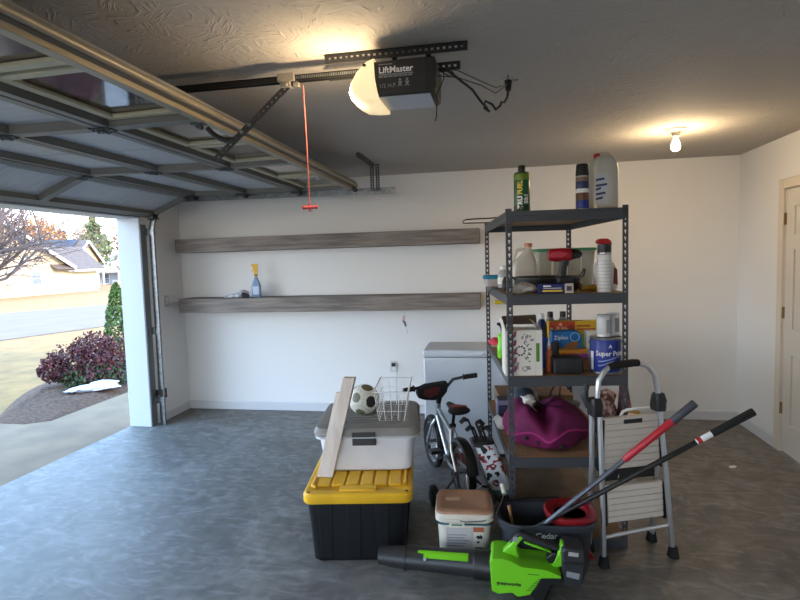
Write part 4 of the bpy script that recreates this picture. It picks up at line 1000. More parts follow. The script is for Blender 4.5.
MB().box(-.05,.045,-.0462,-.0448,.027,.030).build('print_line', M['inkwhite'], t)
MB().box(.072,.098,-.0462,-.0448,.014,.038).build('print_mark', mat('mark_dark', (70,60,60), .6), t)
t = item('plastic_bag', 'crumpled clear plastic bag beside the blue carton on second shelf', 'bag', .098, .07, 1)
lump(MB(), (0,0,.03), (.062,.045,.03), 11, amp=.45).build('bag', mat('bag_film', (196,190,180), .35, trans=.3, col2=(160,150,138), nscale=20, bump=.8, bscale=40), t)
t = item('hose_nozzle', 'brass hose fitting lying right of the black pan on the second shelf', 'hose fitting', .452, .12, 1, .3)
q = MB().lathe([(.001,-.045),(.016,-.045),(.018,-.03),(.012,-.02),(.014,0),(.02,.01),(.02,.035),(.016,.045),(.001,.045)], 18, Tloc(0,0,.02,0,PI/2))
q.build('nozzle', mat('brass', (176,134,48), .35, .8), t)
MB().cyl((-.04,0,.02),(-.06,0,.04),.013,.016,12).build('lever', mat('bronze_dark', (84,64,40), .45, .5), t)
t = item('spray_can', 'tall white aerosol can with black collar and red cap on the second shelf', 'spray can', .52, .055, 1)
MB().lathe([(.001,0),(.034,0),(.036,.004),(.036,.196),(.033,.204),(.001,.206)], 30).build('can', mat('can_white', (212,210,208), .35), t)
MB().lathe([(.001,.2),(.0352,.2),(.0352,.252),(.001,.254)], 28).build('collar', M['black'], t)
MB().lathe([(.0356,.203),(.0361,.204),(.0361,.209),(.0356,.21)], 28).build('collar_ring', M['chrome'], t)
MB().prism([(-.042,.262),(-.042,.272),(-.028,.283),(.012,.283),(.028,.272),(.034,.256),(.034,.25),(-.034,.255)], -.022, .022, 'xz').build('spray_cap', M['red'], t, bevel=.008)
q = MB()
for k in range(9):
    z = .02+k*.018; q.lathe([(.0361,z),(.0364,z+.001),(.0364,z+.0025),(.0361,z+.0035)], 30)
q.build('label_print', mat('print_pale', (176,174,174), .5), t)
t = item('cleaner_bottle', 'white handled cleaner bottle with dark red print behind the white spray can', 'bottle', .565, .19, 1)
q = MB(); q.loft([rr(.05,.035,.02,0,seg=6), rr(.06,.042,.025,.012,seg=6), rr(.06,.042,.03,.11,seg=6), rr(.05,.036,.03,.15,-.004,0,6), rr(.02,.02,.02,.18,-.012,0,6), rr(.016,.016,.016,.2,-.012,0,6)])
q.build('bottle', mat('bottle_white', (208,204,198), .4), t)
MB().prism([(-.055,.03),(-.03,.03),(-.035,.12),(-.05,.11)], -.0432, -.0418, 'xz').prism([(.03,.04),(.055,.03),(.052,.115),(.036,.13)], -.0432, -.0418, 'xz').build('label_print', mat('print_maroon', (96,26,34), .5), t)
# ---- third shelf
t = item('printed_carton', 'opened white printed carton with green side stripe at the front left of third shelf', 'box', .105, .10, 2)
x0, x1, y0, y1, h = -.115, .08, -.075, .075, .245
q = MB()
for b_ in ((x0,x1,y0,y0+.004,0,h),(x0,x1,y1-.004,y1,0,h),(x0,x0+.004,y0+.004,y1-.004,0,h),(x1-.004,x1,y0+.004,y1-.004,0,h),(x0+.004,x1-.004,y0+.004,y1-.004,0,.005)): q.box(*b_)
bx = q.build('carton', M['boxwhite'], t)
MB().box(x0+.005,x1-.005,y0+.005,y1-.005,.006,h-.05).build('packed_goods', M['cardboard'], t)
MB().box(x1,x1+.0012,y0,y1,0,h).build('plain_side', M['cardboard'], bx)
MB().prism([(x0,0),(x1,0),(x1-.008,.055),(x0,.05)], y1-.004, y1, 'xz', Tloc(0,0,h-.002,.25,0,0)).build('carton_flap', mat('flap_brown', (92,72,58), .7), bx)
MB().box(0,.004,y0+.002,y1-.002,0,.062,Tloc(x1-.003,0,h,0,-.75,0)).build('carton_flap', mat('flap_tan', (150,134,114), .7), bx)
MB().box(0,.004,y0+.002,y1-.002,0,.06,Tloc(x0,0,h,0,-.25,0)).build('carton_flap', M['boxwhite'], bx)
pr = MB()
rnd = random.Random(5)
for k in range(46):
    cx_, cz_ = rnd.uniform(x0+.012, .026), rnd.uniform(.015, h-.02)
    if (cx_+.03)**2+(cz_-.135)**2 < .062**2: continue
    w_, h2 = rnd.uniform(.004,.013), rnd.uniform(.003,.010)
    pr.prism([(cx_-w_,cz_-h2),(cx_+w_*.6,cz_-h2*1.2),(cx_+w_,cz_+h2),(cx_-w_*.5,cz_+h2*.8)], y0-.0012, y0-.0002, 'xz')
pr.build('printed_pattern', mat('print_soft', (150,140,140), .6), bx)
rose = mat('print_rose', (166,56,84), .6)
for k in range(5):
    cz_ = .02+k*.047; MB().prism([(-.072,cz_),(-.058,cz_+.005),(-.054,cz_+.034),(-.068,cz_+.03)], y0-.0016, y0-.0002, 'xz').build('printed_mark', rose, bx)
for k, ch_ in enumerate('CLEAN'):
    a = math.radians(28+k*27); text(ch_, .024, M['ink'], bx, (-.035+.043*math.sin(a)-.006*math.cos(a), y0-.0004, .135+.043*math.cos(a)+.006*math.sin(a)), (PI/2, a, 0), bold=.0009)
q = MB()
for k in range(10): a = 2*PI*k/10; q.cyl((-.035+.024*math.cos(a), y0-.001, .135+.024*math.sin(a)), (-.035+.024*math.cos(a), y0-.0002, .135+.024*math.sin(a)), .006, n=8)
q.build('printed_emblem', mat('print_charcoal', (70,70,72), .6), bx)
MB().box(.048,.066,y0-.0012,y0-.0002,.075,.175).build('green_stripe', mat('stripe_green', (76,132,40), .5), bx)
MB().box(.042,.0425,y0-.001,y0-.0002,.0,h).build('printed_line', M['inkgrey'], bx)

t = item('pump_bottle', 'lime green bottle with black trigger left of the printed carton', 'bottle', .045, .56, 2)
MB().loft([rr(.03,.028,.02,0), rr(.036,.032,.02,.01), rr(.038,.034,.02,.07), rr(.03,.028,.02,.10), rr(.034,.03,.02,.14), rr(.014,.014,.014,.165)]).build('bottle', mat('bottle_lime', (120,214,40), .3), t)
MB().prism([(-.012,.16),(-.02,.2),(-.04,.212),(-.036,.225),(.02,.225),(.018,.19),(.012,.16)], -.011, .011, 'xz').build('trigger_head', M['black'], t, bevel=.003)
t = item('white_bottle', 'white bottle behind the lime green bottle on the third shelf', 'bottle', .10, .72, 2)
MB().lathe([(.001,0),(.038,0),(.04,.006),(.04,.15),(.02,.185),(.016,.19),(.016,.21),(.001,.21)]).build('bottle', M['white'], t)
MB().lathe([(.0402,.11),(.0406,.111),(.0406,.14),(.0402,.141)]).build('label_band', M['ink'], t)
t = item('folded_cloth', 'small red cloth at the back left corner of third shelf', 'cloth', .055, 1.08, 2)
lump(MB(), (0,0,.022), (.045,.05,.03), 21, amp=.25).build('cloth', mat('cloth_red', (214,70,86), .8), t)
MB().box(-.04,.04,-.085,-.03,0,.003).build('paper_slip', M['boxwhite'], t)

def squeeze(name, label, a, b, col, capm, h=.20, r=.03, capr=.014, cat='bottle'):
    t = item(name, label, cat, a, b, 2)
    MB().lathe([(.001,0),(r-.002,0),(r,.005),(r,h*.72),(r*.8,h*.82),(capr,h*.9),(capr,h*.92),(.001,h*.92)], 24).build('bottle', col, t)
    MB().lathe([(.001,h*.9),(capr+.003,h*.9),(capr+.002,h*1.02),(.001,h*1.03)], 20).build('cap', capm, t)
    return t
squeeze('glue_bottle', 'dark blue bottle with white cap behind the printed carton', .28, .52, mat('bottle_navy', (20,40,90), .35), M['white'], .275, .032, .014)
g1 = squeeze('dark_cap_bottle', 'pale bottle with black cap, left one of two behind the red and yellow carton', .352, .62, mat('bottle_grey', (140,138,134), .35), M['black'], .275, .034, .016)
g1 = squeeze('dark_cap_bottle', 'pale bottle with black cap, right one of two behind the red and yellow carton', .432, .62, mat('bottle_grey2', (146,142,136), .35), M['black'], .275, .034, .016)
q = squeeze('spray_bottle', 'blue bottle standing right beside the printed carton on third shelf', .236, .22, mat('bottle_blue', (20,70,170), .35), M['slate'], .20, .03, .013)
q = squeeze('caulk_tube', 'orange bottle with white pointed tip in front of the blue bottle', .242, .13, mat('bottle_orange', (196,92,40), .4), mat('tip_orange', (222,150,110), .4), .14, .018, .008)
MB().lathe([(.001,.138),(.009,.138),(.003,.185),(.001,.186)], 14).build('tip', M['white'], q)

t = item('food_carton', 'long red and yellow carton standing at the back of third shelf', 'box', .46, .46, 2, dz=0)
MB().box(-.155,.155,-.03,.03,0,.24).build('carton', mat('carton_yellow', (206,164,26), .5), t, bevel=.001)
MB().box(-.1545,.0,-.0315,-.0300,.165,.238).build('red_panel', mat('carton_red', (190,62,30), .5), t)
q = MB()
rnd = random.Random(9)
for k in range(14):
    cx_, cz_ = -.14+.0145*k*.62+rnd.uniform(-.004,.004), rnd.uniform(.18,.225); q.cyl((cx_,-.0325,cz_),(cx_,-.0314,cz_), rnd.uniform(.007,.012), n=10)
q.build('printed_fruit', mat('print_peach', (226,172,120), .5), t)
MB().lathe([(.001,0),(.02,0),(.02,.001),(.001,.001)], 20, Tloc(-.022,-.0316,.2,PI/2)).build('printed_seal', mat('print_rust', (150,40,30), .5), t)
MB().box(.01,.12,-.0313,-.0303,.185,.195).box(.01,.09,-.0313,-.0303,.205,.216).build('print_line', mat('print_rust', (170,60,24), .5), t)
MB().box(.03,.1545,-.0315,-.0302,.02,.16).build('green_panel', mat('carton_green', (110,160,40), .5), t)
t = item('bag_carton', 'bright blue carton with round white seal standing in the middle of third shelf', 'box', .378, .32, 2)
MB().prism([(-.085,0),(.085,0),(.085,.17),(.06,.20),(-.085,.20)], -.032, .032, 'xz').build('carton', M['brightblue'], t, bevel=.001)
text('Ziploc', .032, M['inkwhite'], t, (-.075, -.0325, .152), (PI/2, 0, 0), bold=.0006)
q = MB(); q.tube([(.045+.025*math.cos(a), -.0325, .165+.025*math.sin(a)) for a in [2*PI*k/24 for k in range(24)]], .003, 6, closed=True); q.build('printed_seal', mat('seal_pale', (150,200,222), .5), t)
MB().prism([(-.03,.1),(.05,.1),(.07,.125),(.055,.142),(.02,.138),(-.01,.118)], -.0332, -.0318, 'xz').build('printed_food', mat('print_bread', (150,96,44), .5), t)
t = item('orange_carton', 'low orange and yellow carton lying in front of the bright blue carton', 'box', .385, .235, 2)
MB().box(-.08,.085,-.035,.035,0,.105).build('carton', mat('carton_amber', (196,132,30), .5), t, bevel=.001)
MB().box(-.06,.03,-.0362,-.0348,.07,.085).build('print_line', mat('print_red', (180,50,24), .5), t)
t = item('small_jar', 'small black jar standing left of the orange carton', 'jar', .288, .19, 2)
MB().lathe([(.001,0),(.024,0),(.025,.004),(.025,.08),(.021,.095),(.021,.105),(.024,.107),(.024,.15),(.001,.151)], 22).build('jar', M['black'], t)
t = item('hard_case', 'ribbed black plastic case lying at the front middle of third shelf', 'case', .325, .085, 2)
MB().loft([rr(.074,.048,.012,0), rr(.079,.053,.014,.008), rr(.079,.053,.014,.078), rr(.074,.048,.012,.086)]).build('case', M['dark'], t)
q = MB()
for k in range(9): x = -.066+k*.0165; q.box(x-.0035, x+.0035, -.0555, -.0525, .012, .072); q.box(x-.0035,x+.0035,-.045,.045,.0855,.0885)
q.build('case_rib', M['black'], t, bevel=.001)
MB().box(-.078,-.07,-.0545,-.05,.01,.078).build('case_edge', M['charcoal'], t)
t = item('flat_package', 'purple edged flat package lying right of the black ribbed case', 'package', .435, .169, 2)
MB().box(-.05,.03,-.028,.028,0,.065).build('package', mat('package_brown', (112,82,60), .6, col2=(150,100,40), nscale=30), t, bevel=.002)
MB().box(-.055,.032,-.027,.027,.066,.086,Tloc(0,0,0,0,-.09,0)).build('purple_box', mat('package_purple', (146,70,150), .5), t, bevel=.002)
t = item('white_box', 'small plain white box standing behind the blue paint can', 'box', .525, .31, 2)
MB().box(-.036,.036,-.03,.03,0,.198).build('box', M['boxwhite'], t, bevel=.002)
t = item('paint_can', 'large blue paint can at the front right corner of the third shelf', 'paint can', .538, .097, 2)
q = MB().lathe([(.001,.002),(.078,.002),(.08,0),(.0825,.003),(.0825,.008),(.081,.01),(.081,.185),(.0825,.188),(.0825,.194),(.079,.196),(.074,.194),(.072,.188),(.066,.188),(.064,.192),(.001,.192)], 40)
co = q.build('can', M['steel'], t)
MB().lathe([(.0812,.012),(.0817,.013),(.0817,.182),(.0812,.183)], 40).build('label', M['blue'], co)
text('Super Paint', .038, M['inkwhite'], co, (-.075, .0, .1), (0, 0, 0), wrap=.082, bold=.0006, width=.9)
q = MB()
for z, L in ((.078, 20), (.055, 14)):
    secs = []
    for k in range(L+1):
        a = -.75+k*.07; secs.append([(r*math.sin(a), -r*math.cos(a), z+dz-.012*math.cos(k/L*3)) for r, dz in ((.0821,0),(.0826,0),(.0826,.006),(.0821,.006))])
    q.loft(secs)
q.build('label_swoosh', mat('swoosh_pale', (150,170,220), .5), co)
MB().cyl((-.083,0,.165),(-.088,0,.165),.008,n=12).cyl((.083,0,.165),(.088,0,.165),.008,n=12).build('ear', M['steel'], co)
text('A', .026, M['inkwhite'], co, (-.008, .0, .142), (0, 0, 0), wrap=.082)
q = MB()
secs = []
for k in range(7): a = -1.42+k*.05; secs.append([(r*math.sin(a), -r*math.cos(a), z) for r, z in ((.0821,.02),(.0827,.02),(.0827,.12),(.0821,.12))])
q.loft(secs).build('label_panel', M['inkwhite'], co)
def small_can(label, a, b, dz, r, h):
    t = item('metal_can', label, 'can', a, b, 2, dz=dz)
    MB().lathe([(.001,.002),(r-.002,.002),(r-.001,0),(r,.003),(r-.001,.006),(r-.001,h-.006),(r,h-.004),(r,h),(r-.004,h),(r-.006,h-.005),(.001,h-.005)], 30).build('can', mat('can_metal', (196,196,196), .3, .5), t)
    q = MB().lathe([(r-.0006,.012),(r-.0001,.013),(r-.0001,h-.014),(r-.0006,h-.013)], 30); q.build('label', mat('can_label', (206,204,200), .45), t)
    MB().box(-.0,.022,-r-.0012,-r+.006,.02,h-.025).build('label_print', M['inkgrey'], t)
    return t
small_can('silver metal can standing on the blue paint can, front left of two', .527, .085, .1965, .0385, .118)
small_can('silver metal can standing on the blue paint can, back right of two', .588, .128, .1965, .034, .120)

# ---- fourth shelf
t = item('duffel_bag', 'slumped magenta fabric bag lying on the fourth shelf of the rack', 'bag', .25, .30, 3)
q = MB(); nu, nv = 48, 26
def bagpt(u, w):
    # u round the outline in plan, w from bottom to top
    ex, ey = .238, .27
    prof = math.sin(PI*min(max(w, 0), 1))**(.33 if w < .5 else .55)
    
    x = ex*prof*math.cos(u); y = ey*prof*math.sin(u)
    hx = x/.285
    top = .20+.05*math.exp(-((hx+.55)/.22)**2)-.0*hx+.0*hx**2-.05*math.exp(-((hx+.12)/.12)**2)+.03*math.exp(-((hx-.35)/.3)**2)
    f = 1+.05*math.sin(5*u+7*w)+.03*math.sin(9*u-5*w)
    z = top*(.5-.5*math.cos(PI*w)) if w > .5 else top*(.5-.5*math.cos(PI*w))
    z = z*(1+.04*math.sin(6*u+3*w))
    return V((x*f, y*f*.98, max(z, 0)))
secs = []
for j in range(nv+1): secs.append([bagpt(2*PI*k/nu, .002+.996*j/nv) for k in range(nu)])
q.loft(secs)
bg = q.build('bag_body', M['magenta'], t, angle=180)
sm_ = MB()
pts = [bagpt(2*PI*(k/40*.62+.50), .30+.22*math.sin(PI*k/40)) *1.012 for k in range(41)]
sm_.tube(pts, .006, 6).build('piping', mat('magenta_light', (160,36,108), .7), bg)
q = MB()
for u, w_ in ((-1.95,.34),(-1.38,.30),(-2.6,.5),(-2.25,.36)): p = bagpt(u % (2*PI), w_)*1.01; MB().sphere(p, (.014,.012,.012), 12, 8).build('snap_button', M['ink'], bg)
MB().tube([bagpt(1.2,.7), V((.06,.12,.25)), V((.12,.2,.31)), V((.19,.3,.345)), V((.20,.34,.34)), V((.16,.30,.26)), V((.13,.2,.20))], .006, 8).build('strap', M['dark'], bg)
MB().tube([bagpt(2.4,.72), V((-.12,.05,.235)), V((-.05,.02,.225)), V((.0,.05,.18))], .008, 8).build('strap', M['dark'], bg)
t = item('white_tag', 'crumpled white paper tag resting on top of the magenta bag', 'paper', .128, .25, 3, .5, dz=.238)
q = MB(); secs = []
for k in range(9):
    s_ = k/8; x = -.015+.085*s_; z = .03*math.cos(s_*2.6)-.022*s_*2; w_ = .026+.006*math.sin(k*2)
    secs.append([(x,-w_,z+.006),(x,w_,z+.004+.004*math.sin(k)),(x,w_,z),(x,-w_,z+.002)])
q.loft(secs); lump(q, (.025,0,.012), (.04,.028,.026), 77, amp=.4); q.build('paper', mat('paper_white', (222,218,210), .7), t)
t = item('cardboard_box', 'low brown cardboard box at the back of the fourth shelf', 'box', .30, 1.025, 3)
MB().box(-.25,.26,-.15,.17,0,.115).build('carton', M['cardboard'], t, bevel=.003)
t = item('bike_helmet', 'grey domed helmet at the back left of the fourth shelf', 'helmet', .20, .74, 3)
q = MB(); n_ = 28
q.loft([[(.10*c_*math.cos(a), .12*c_*math.sin(a), z) for a in [2*PI*k/n_ for k in range(n_)]] for c_, z in ((.9,.07),(1,.075),(1,.10),(.96,.14),(.82,.175),(.6,.197),(.3,.208),(.01,.211))])
ho = q.build('shell', mat('helmet_grey', (66,74,86), .35), t)
MB().loft([rr(.08,.10,.07,0), rr(.088,.108,.08,.01), rr(.088,.108,.08,.0705)]).build('padding', M['black'], ho)
t = item('dark_box', 'small navy box with lilac edge left of the grey helmet', 'box', .055, .615, 3)
MB().box(-.045,.05,-.05,.05,0,.165).build('box', mat('box_navy', (26,32,62), .5), t, bevel=.002)
MB().box(-.051,-.0455,-.05,.05,0,.168).box(-.045,.05,-.051,-.0503,.135,.165).build('box_edge', mat('box_lilac', (116,112,140), .5), t)
MB().box(-.045,.05,-.05,.05,.1655,.172).build('box_top', M['dark'], t)
t = item('white_rags', 'crumpled white rags at the left edge of fourth shelf', 'rags', .018, .495, 3, .2); t.scale = (.8, .8, .9)
q = MB(); lump(q, (-.0,0,.04), (.05,.045,.04), 31, amp=.3); lump(q, (-.02,.03,.07), (.035,.03,.024), 33, amp=.3)
q.build('rag', mat('rag_white', (206,204,200), .85), t)
t = item('tool_coil', 'grey coiled cord resting behind the right end of the magenta bag', 'cord', .46, .72, 3)
q = MB()
for k in range(5): q.tube([((.07+.004*k)*math.cos(a)*1.1, (.06)*math.sin(a), .023+.021*k+.01*math.sin(a+k)) for a in [2*PI*j/24 for j in range(24)]], .0115, 8, closed=True)
q.build('cord_coil', mat('cord_grey', (104,104,104), .6), t)
t = item('floral_bag', 'soft pink and brown floral bag on the fourth shelf behind the ladder', 'bag', .585, .30, 3)
fm = mat('floral_fabric', (196,164,160), .85, col2=(96,62,56), nscale=26, nlo=.42, nhi=.56, bump=.4, bscale=25)
q = MB(); lump(q, (0,0,.14), (.07,.12,.14), 41, amp=.18); lump(q, (-.03,-.03,.20), (.06,.08,.06), 42, amp=.2); lump(q, (.03,.02,.24), (.05,.06,.05), 43, amp=.2)
q.build('bag_body', fm, t)
q = MB(); lump(q, (-.05,-.09,.22), (.035,.03,.05), 44, amp=.1); q.build('white_trim', mat('floral_white', (204,196,188), .8), t)
t = thing('hanging_cloth', 'dark pink patterned cloth hanging from the right end of the third shelf', 'cloth', on(.685, .26, .55), RT)
cm = mat('cloth_rose', (150,92,104), .85, col2=(72,38,42), nscale=22, nlo=.42, nhi=.58, bump=.3, bscale=25)
q = MB(); secs = []
for k in range(12):
    s_ = k/11; z = .36-.36*s_; ring = []
    for j in range(18):
        a = 2*PI*j/18; r = (.02+.042*s_)*(1+.12*math.sin(4*a+3*s_)); ring.append((r*math.cos(a)*.75+.02*s_, r*math.sin(a)*1.5, z))
    secs.append(ring)
q.loft(secs).build('cloth', cm, t)
MB().tube([(.0,0,.35),(-.01,0,.392),(-.035,0,.40),(-.053,0,.403)], .006, 8).build('loop', M['dark'], t)
t = item('doll', 'blond doll lying on the fourth shelf behind the top ladder step', 'doll', .66, .10, 3, .2)
q = MB(); q.sphere((.03,0,.185), (.028,.028,.032), 18, 12); q.loft([[(x*1.0, r*math.cos(a), zc+r*math.sin(a)) for a in [2*PI*k/12 for k in range(12)]] for x, r, zc in ((.01,.012,.165),(-.0,.016,.15),(-.02,.03,.12),(-.05,.036,.06),(-.06,.034,.0))])
do = q.build('body', mat('doll_skin', (226,178,150), .6), t)
q = MB(); q.sphere((.042,.008,.195), (.033,.034,.032), 16, 10)
for k in range(7): q.tube([(.05,.02-.01*k,.205),(.07,.03-.012*k,.185),(.08,.03-.012*k,.155)], [.012,.011,.006], 8)
q.build('hair', mat('doll_hair', (164,130,64), .7), do)
q = MB(); q.loft([[(x*1.0, r*math.cos(a), zc+r*math.sin(a)) for a in [2*PI*k/12 for k in range(12)]] for x, r, zc in ((-.005,.018,.15),(-.022,.034,.12),(-.05,.042,.06),(-.062,.048,.003))]); q.build('dress', mat('doll_dress', (206,128,132), .8), do)

# slim patterned bag leaning beside the rack
t = thing('golf_bag', 'slim golf bag with white, red and black print leaning left of the rack', 'golf bag', (.05, 3.30, 0), math.radians(5))
lean = Matrix(((1,0,-.35,0),(0,1,.0,0),(0,0,1,0),(0,0,0,1)))
pat = bpy.data.materials.new('bag_print'); pat.use_nodes = True; nt = pat.node_tree; b = nt.nodes['Principled BSDF']; b.inputs['Roughness'].default_value = .6
tc = nt.nodes.new('ShaderNodeTexCoord'); n = nt.nodes.new('ShaderNodeTexNoise'); n.inputs['Scale'].default_value = 17; n.inputs['Detail'].default_value = 2
nt.links.new(tc.outputs['Object'], n.inputs['Vector']); r = nt.nodes.new('ShaderNodeValToRGB'); r.color_ramp.interpolation = 'CONSTANT'
e = r.color_ramp.elements; e[0].position = 0; e[0].color = lin((24,22,26)); e[1].position = .40; e[1].color = lin((206,212,218))
x = e.new(.56); x.color = lin((150,34,44)); x = e.new(.64); x.color = lin((30,24,28)); x = e.new(.7); x.color = lin((206,212,218))
nt.links.new(n.outputs['Fac'], r.inputs[0]); nt.links.new(r.outputs[0], b.inputs['Base Color'])
q = MB(); q.loft([[lean @ V(p) for p in rr(w_, d_, .04, z, 0, 0, 6)] for z, w_, d_ in ((.17,.062,.05),(.18,.07,.058),(.33,.076,.06),(.44,.074,.06),(.455,.068,.055))])
go = q.build('bag_body', pat, t)
MB().loft([[lean @ V(p) for p in rr(w_, d_, .04, z, 0, 0, 6)] for z, w_, d_ in ((.14,.06,.048),(.15,.068,.056),(.1795,.0705,.0585))]).build('bag_base', mat('bag_green', (96,150,130), .6), go)
MB().loft([[lean @ V(p) for p in rr(w_, d_, .04, z, 0, 0, 6)] for z, w_, d_ in ((.4555,.06,.05),(.458,.07,.056),(.475,.07,.056),(.478,.06,.05))]).build('bag_rim', M['black'], go)
MB().tube([lean @ V(p) for p in ((-.06,-.05,.50),(-.062,-.058,.44),(-.063,-.062,.25),(-.055,-.055,.1),(-.02,-.03,.06))], .008, 8).build('frame_pole', M['steel'], t)
MB().tube([lean @ V(p) for p in ((-.064,-.02,.49),(-.07,-.02,.3),(-.05,-.01,.12),(.0,.0,.05))], .009, 8).build('frame_pole', M['black'], t)
for y in (-.05, .05):
    MB().lathe([(.001,-.016),(.04,-.016),(.05,-.01),(.05,.01),(.04,.016),(.001,.016)], 22, Tloc(-.02,y,.05,PI/2)).build('wheel', M['black'], t)
MB().cyl((-.02,-.05,.05),(-.02,.05,.05),.008,n=8).tube([lean @ V((0,0,.145)), (-.02,0,.05)], .02, 8).build('axle', M['black'], t)
q = MB()
rnd = random.Random(3)
for k, (x, y, z1, dx, dy) in enumerate(((-.03,-.02,.60,-.05,-.01),(.0,.02,.57,.05,.0),(.025,-.02,.55,.05,-.02),(-.02,.03,.53,-.05,.0),(.01,-.03,.56,.02,-.04))):
    a, b_ = lean @ V((x, y, .35)), lean @ V((x*1.2, y*1.2, z1)); q.tube([a, b_], .006, 8)
    q.tube([b_, b_+V((dx*.5, dy*.5, .01)), b_+V((dx, dy, -.012))], [.009,.016,.012], 10)
q.build('club_heads', M['black'], t)
# ------------------------------------------------------------------ outdoors
def gz(x): return -.05 if x > -6 else -.05+.011*(x+6)
concrete = mat('driveway_concrete', (128,102,76), .85, col2=(109,87,65), nscale=2.5, bump=.15, bscale=60, ndetail=8)
struct('driveway', MB().prism([(XO,-12),(XO,4.755),(-5.19,4.755),(-12.9,5.3),(-15.5,-12)], -.25, -.015, 'xy').prism([(XO,-12),(XR+.3,-12),(XR+.3,YF-.151),(XO,YF-.151)], -.25, -.015, 'xy'), concrete)
struct('path', MB().prism([(XO,4.756),(XO,9.5),(-4.72,9.5),(-4.72,6.2),(-4.70,4.9),(-4.9,4.756)], -.25, -.015, 'xy'), concrete)
lawn = mat('dry_lawn', (124,90,46), .95, col2=(150,108,58), nscale=3, bump=.6, bscale=90, ndetail=10)
g = MB()
xs = [-4.6, -6, -9, -14, -22, -34, -60, -120]; ys = [-30, 0, 4, 8, 14, 24, 40, 80, 130]
grid = [[g.bm.verts.new((x, y, gz(x) if x > -60 else gz(-60))) for y in ys] for x in xs]
for i in range(len(xs)-1):
    for j in range(len(ys)-1): g._f([grid[i][j], grid[i][j+1], grid[i+1][j+1], grid[i+1][j]])
struct('lawn', g, lawn)
g = MB()
near = [(-18,-12),(-15.2,0),(-12,11.2),(-11.2,14),(-10.2,20),(-9.5,34)]; far = [(-31,-12),(-27,4),(-20.6,19.3),(-18.25,23.5),(-16.4,29),(-15.4,40)]
va = [g.bm.verts.new((x, y, gz(x)+.012)) for x, y in near]; vb = [g.bm.verts.new((x, y, gz(x)+.012)) for x, y in far]
for k in range(5): g._f([va[k], va[k+1], vb[k+1], vb[k]])
struct('street', g, mat('street_asphalt', (112,90,79), .9, col2=(104,84,74), nscale=1.2))
mul = mat('mulch', (58,36,22), .95, col2=(96,64,40), nscale=26, bump=1, bscale=50, ndetail=8)
g = MB(); N = 26
rnd = random.Random(12)
def mulch_pt(u, v):
    # bed edge against the path on one side, curved edge to the lawn on the other
    y = 4.80+3.9*v; xa = -4.74 if y > 4.95 else -4.74-(4.95-y)*2.6
    xb = -5.35-.95*math.sin(min(1, v*1.7)*PI/2)-.5*v
    return xa+(xb-xa)*u, y
gr_ = []
for i in range(N+1):
    row = []
    for j in range(2*N+1):
        x, y = mulch_pt(i/N, j/(2*N)); e = min(1, 5*min(i/N, 1-i/N, j/(2*N)+.02)); row.append(g.bm.verts.new((x, y, -.055+e*(.06+rnd.uniform(0, .03)))))
    gr_.append(row)
for i in range(N):
    for j in range(2*N): g._f([gr_[i][j], gr_[i][j+1], gr_[i+1][j+1], gr_[i+1][j]])
struct('mulch_bed', g, mul, angle=180)

def leaves(mb, n, fn, size, seed, flat=.0):
    rnd = random.Random(seed)
    for _ in range(n):
        c = V(fn(rnd)); a = V((rnd.gauss(0,1), rnd.gauss(0,1), rnd.gauss(0,1))).normalized(); b = a.orthogonal().normalized(); b.rotate(Matrix.Rotation(rnd.uniform(0, 6.28), 3, a))
        s = size*rnd.uniform(.6, 1.3); d = a.cross(b)
        vs = [mb.bm.verts.new(c+b*s), mb.bm.verts.new(c+d*s*.55), mb.bm.verts.new(c-b*s), mb.bm.verts.new(c-d*s*.55)]
        mb._f(vs)
def blob(cx, cy, cz, rx, ry, rz, shell=.55):
    def f(rnd):
        while True:
            p = V((rnd.uniform(-1,1), rnd.uniform(-1,1), rnd.uniform(-1,1)))
            if shell*rnd.random() < p.length < 1: break
        return (cx+p.x*rx, cy+p.y*ry, cz+p.z*rz)
    return f
# burgundy shrub, evergreen behind it, pale sheet
t = thing('burgundy_shrub', 'rounded burgundy-leaved shrub in the mulch bed outside the garage door', 'shrub', (-5.48, 6.5, 0)); t.scale = (.84, .84, .9)
q = MB()
for k, (x, y, z, r) in enumerate(((0,0,.4,.44),(-.34,-.18,.36,.36),(.34,.2,.4,.42),(-.1,.1,.55,.3),(-.48,-.3,.28,.25),(.2,-.1,.3,.36))): leaves(q, 700, blob(x, y, z, r, r, r*.85), .032, 50+k)
q.build('foliage', mat('leaf_burgundy', (98,36,38), .7, col2=(58,26,28), nscale=9), t)
q = MB()
for k, (x, y, z, r) in enumerate(((.12,-.16,.17,.30),(.42,.0,.18,.28),(-.15,-.2,.14,.26))): leaves(q, 420, blob(x, y, z, r, r, r*.7), .03, 70+k)
q.build('lower_foliage', mat('leaf_dark_green', (44,62,30), .7, col2=(66,74,36), nscale=9), t)
q = MB()
rnd = random.Random(8)
for k in range(22):
    a = rnd.uniform(0, 6.28); r = rnd.uniform(.2, .5); q.tube([(.03*math.cos(a), .03*math.sin(a), -.03), (r*.5*math.cos(a), r*.5*math.sin(a), .25), (r*math.cos(a), r*math.sin(a)*.9, rnd.uniform(.4,.75))], [.008,.006,.003], 5)
q.build('stems', mat('stem_brown', (58,40,34), .8), t)
t = thing('evergreen_shrub', 'narrow green evergreen standing behind the burgundy shrub', 'shrub', (-5.98, 7.66, -.03))
q = MB()
def cone(rnd):
    h = rnd.random()**.8; r = .30*(1-h)**.6*rnd.uniform(.6,1); a = rnd.uniform(0, 6.28); return (r*math.cos(a), r*math.sin(a), .06+1.32*h)
leaves(q, 2400, cone, .03, 90); q.build('foliage', mat('leaf_evergreen', (78,100,34), .7, col2=(56,76,28), nscale=8), t)
MB().tube([(0,0,-.03),(0,0,.5)], [.03,.02], 8).build('trunk', mat('stem_brown2', (70,52,42), .8), t)
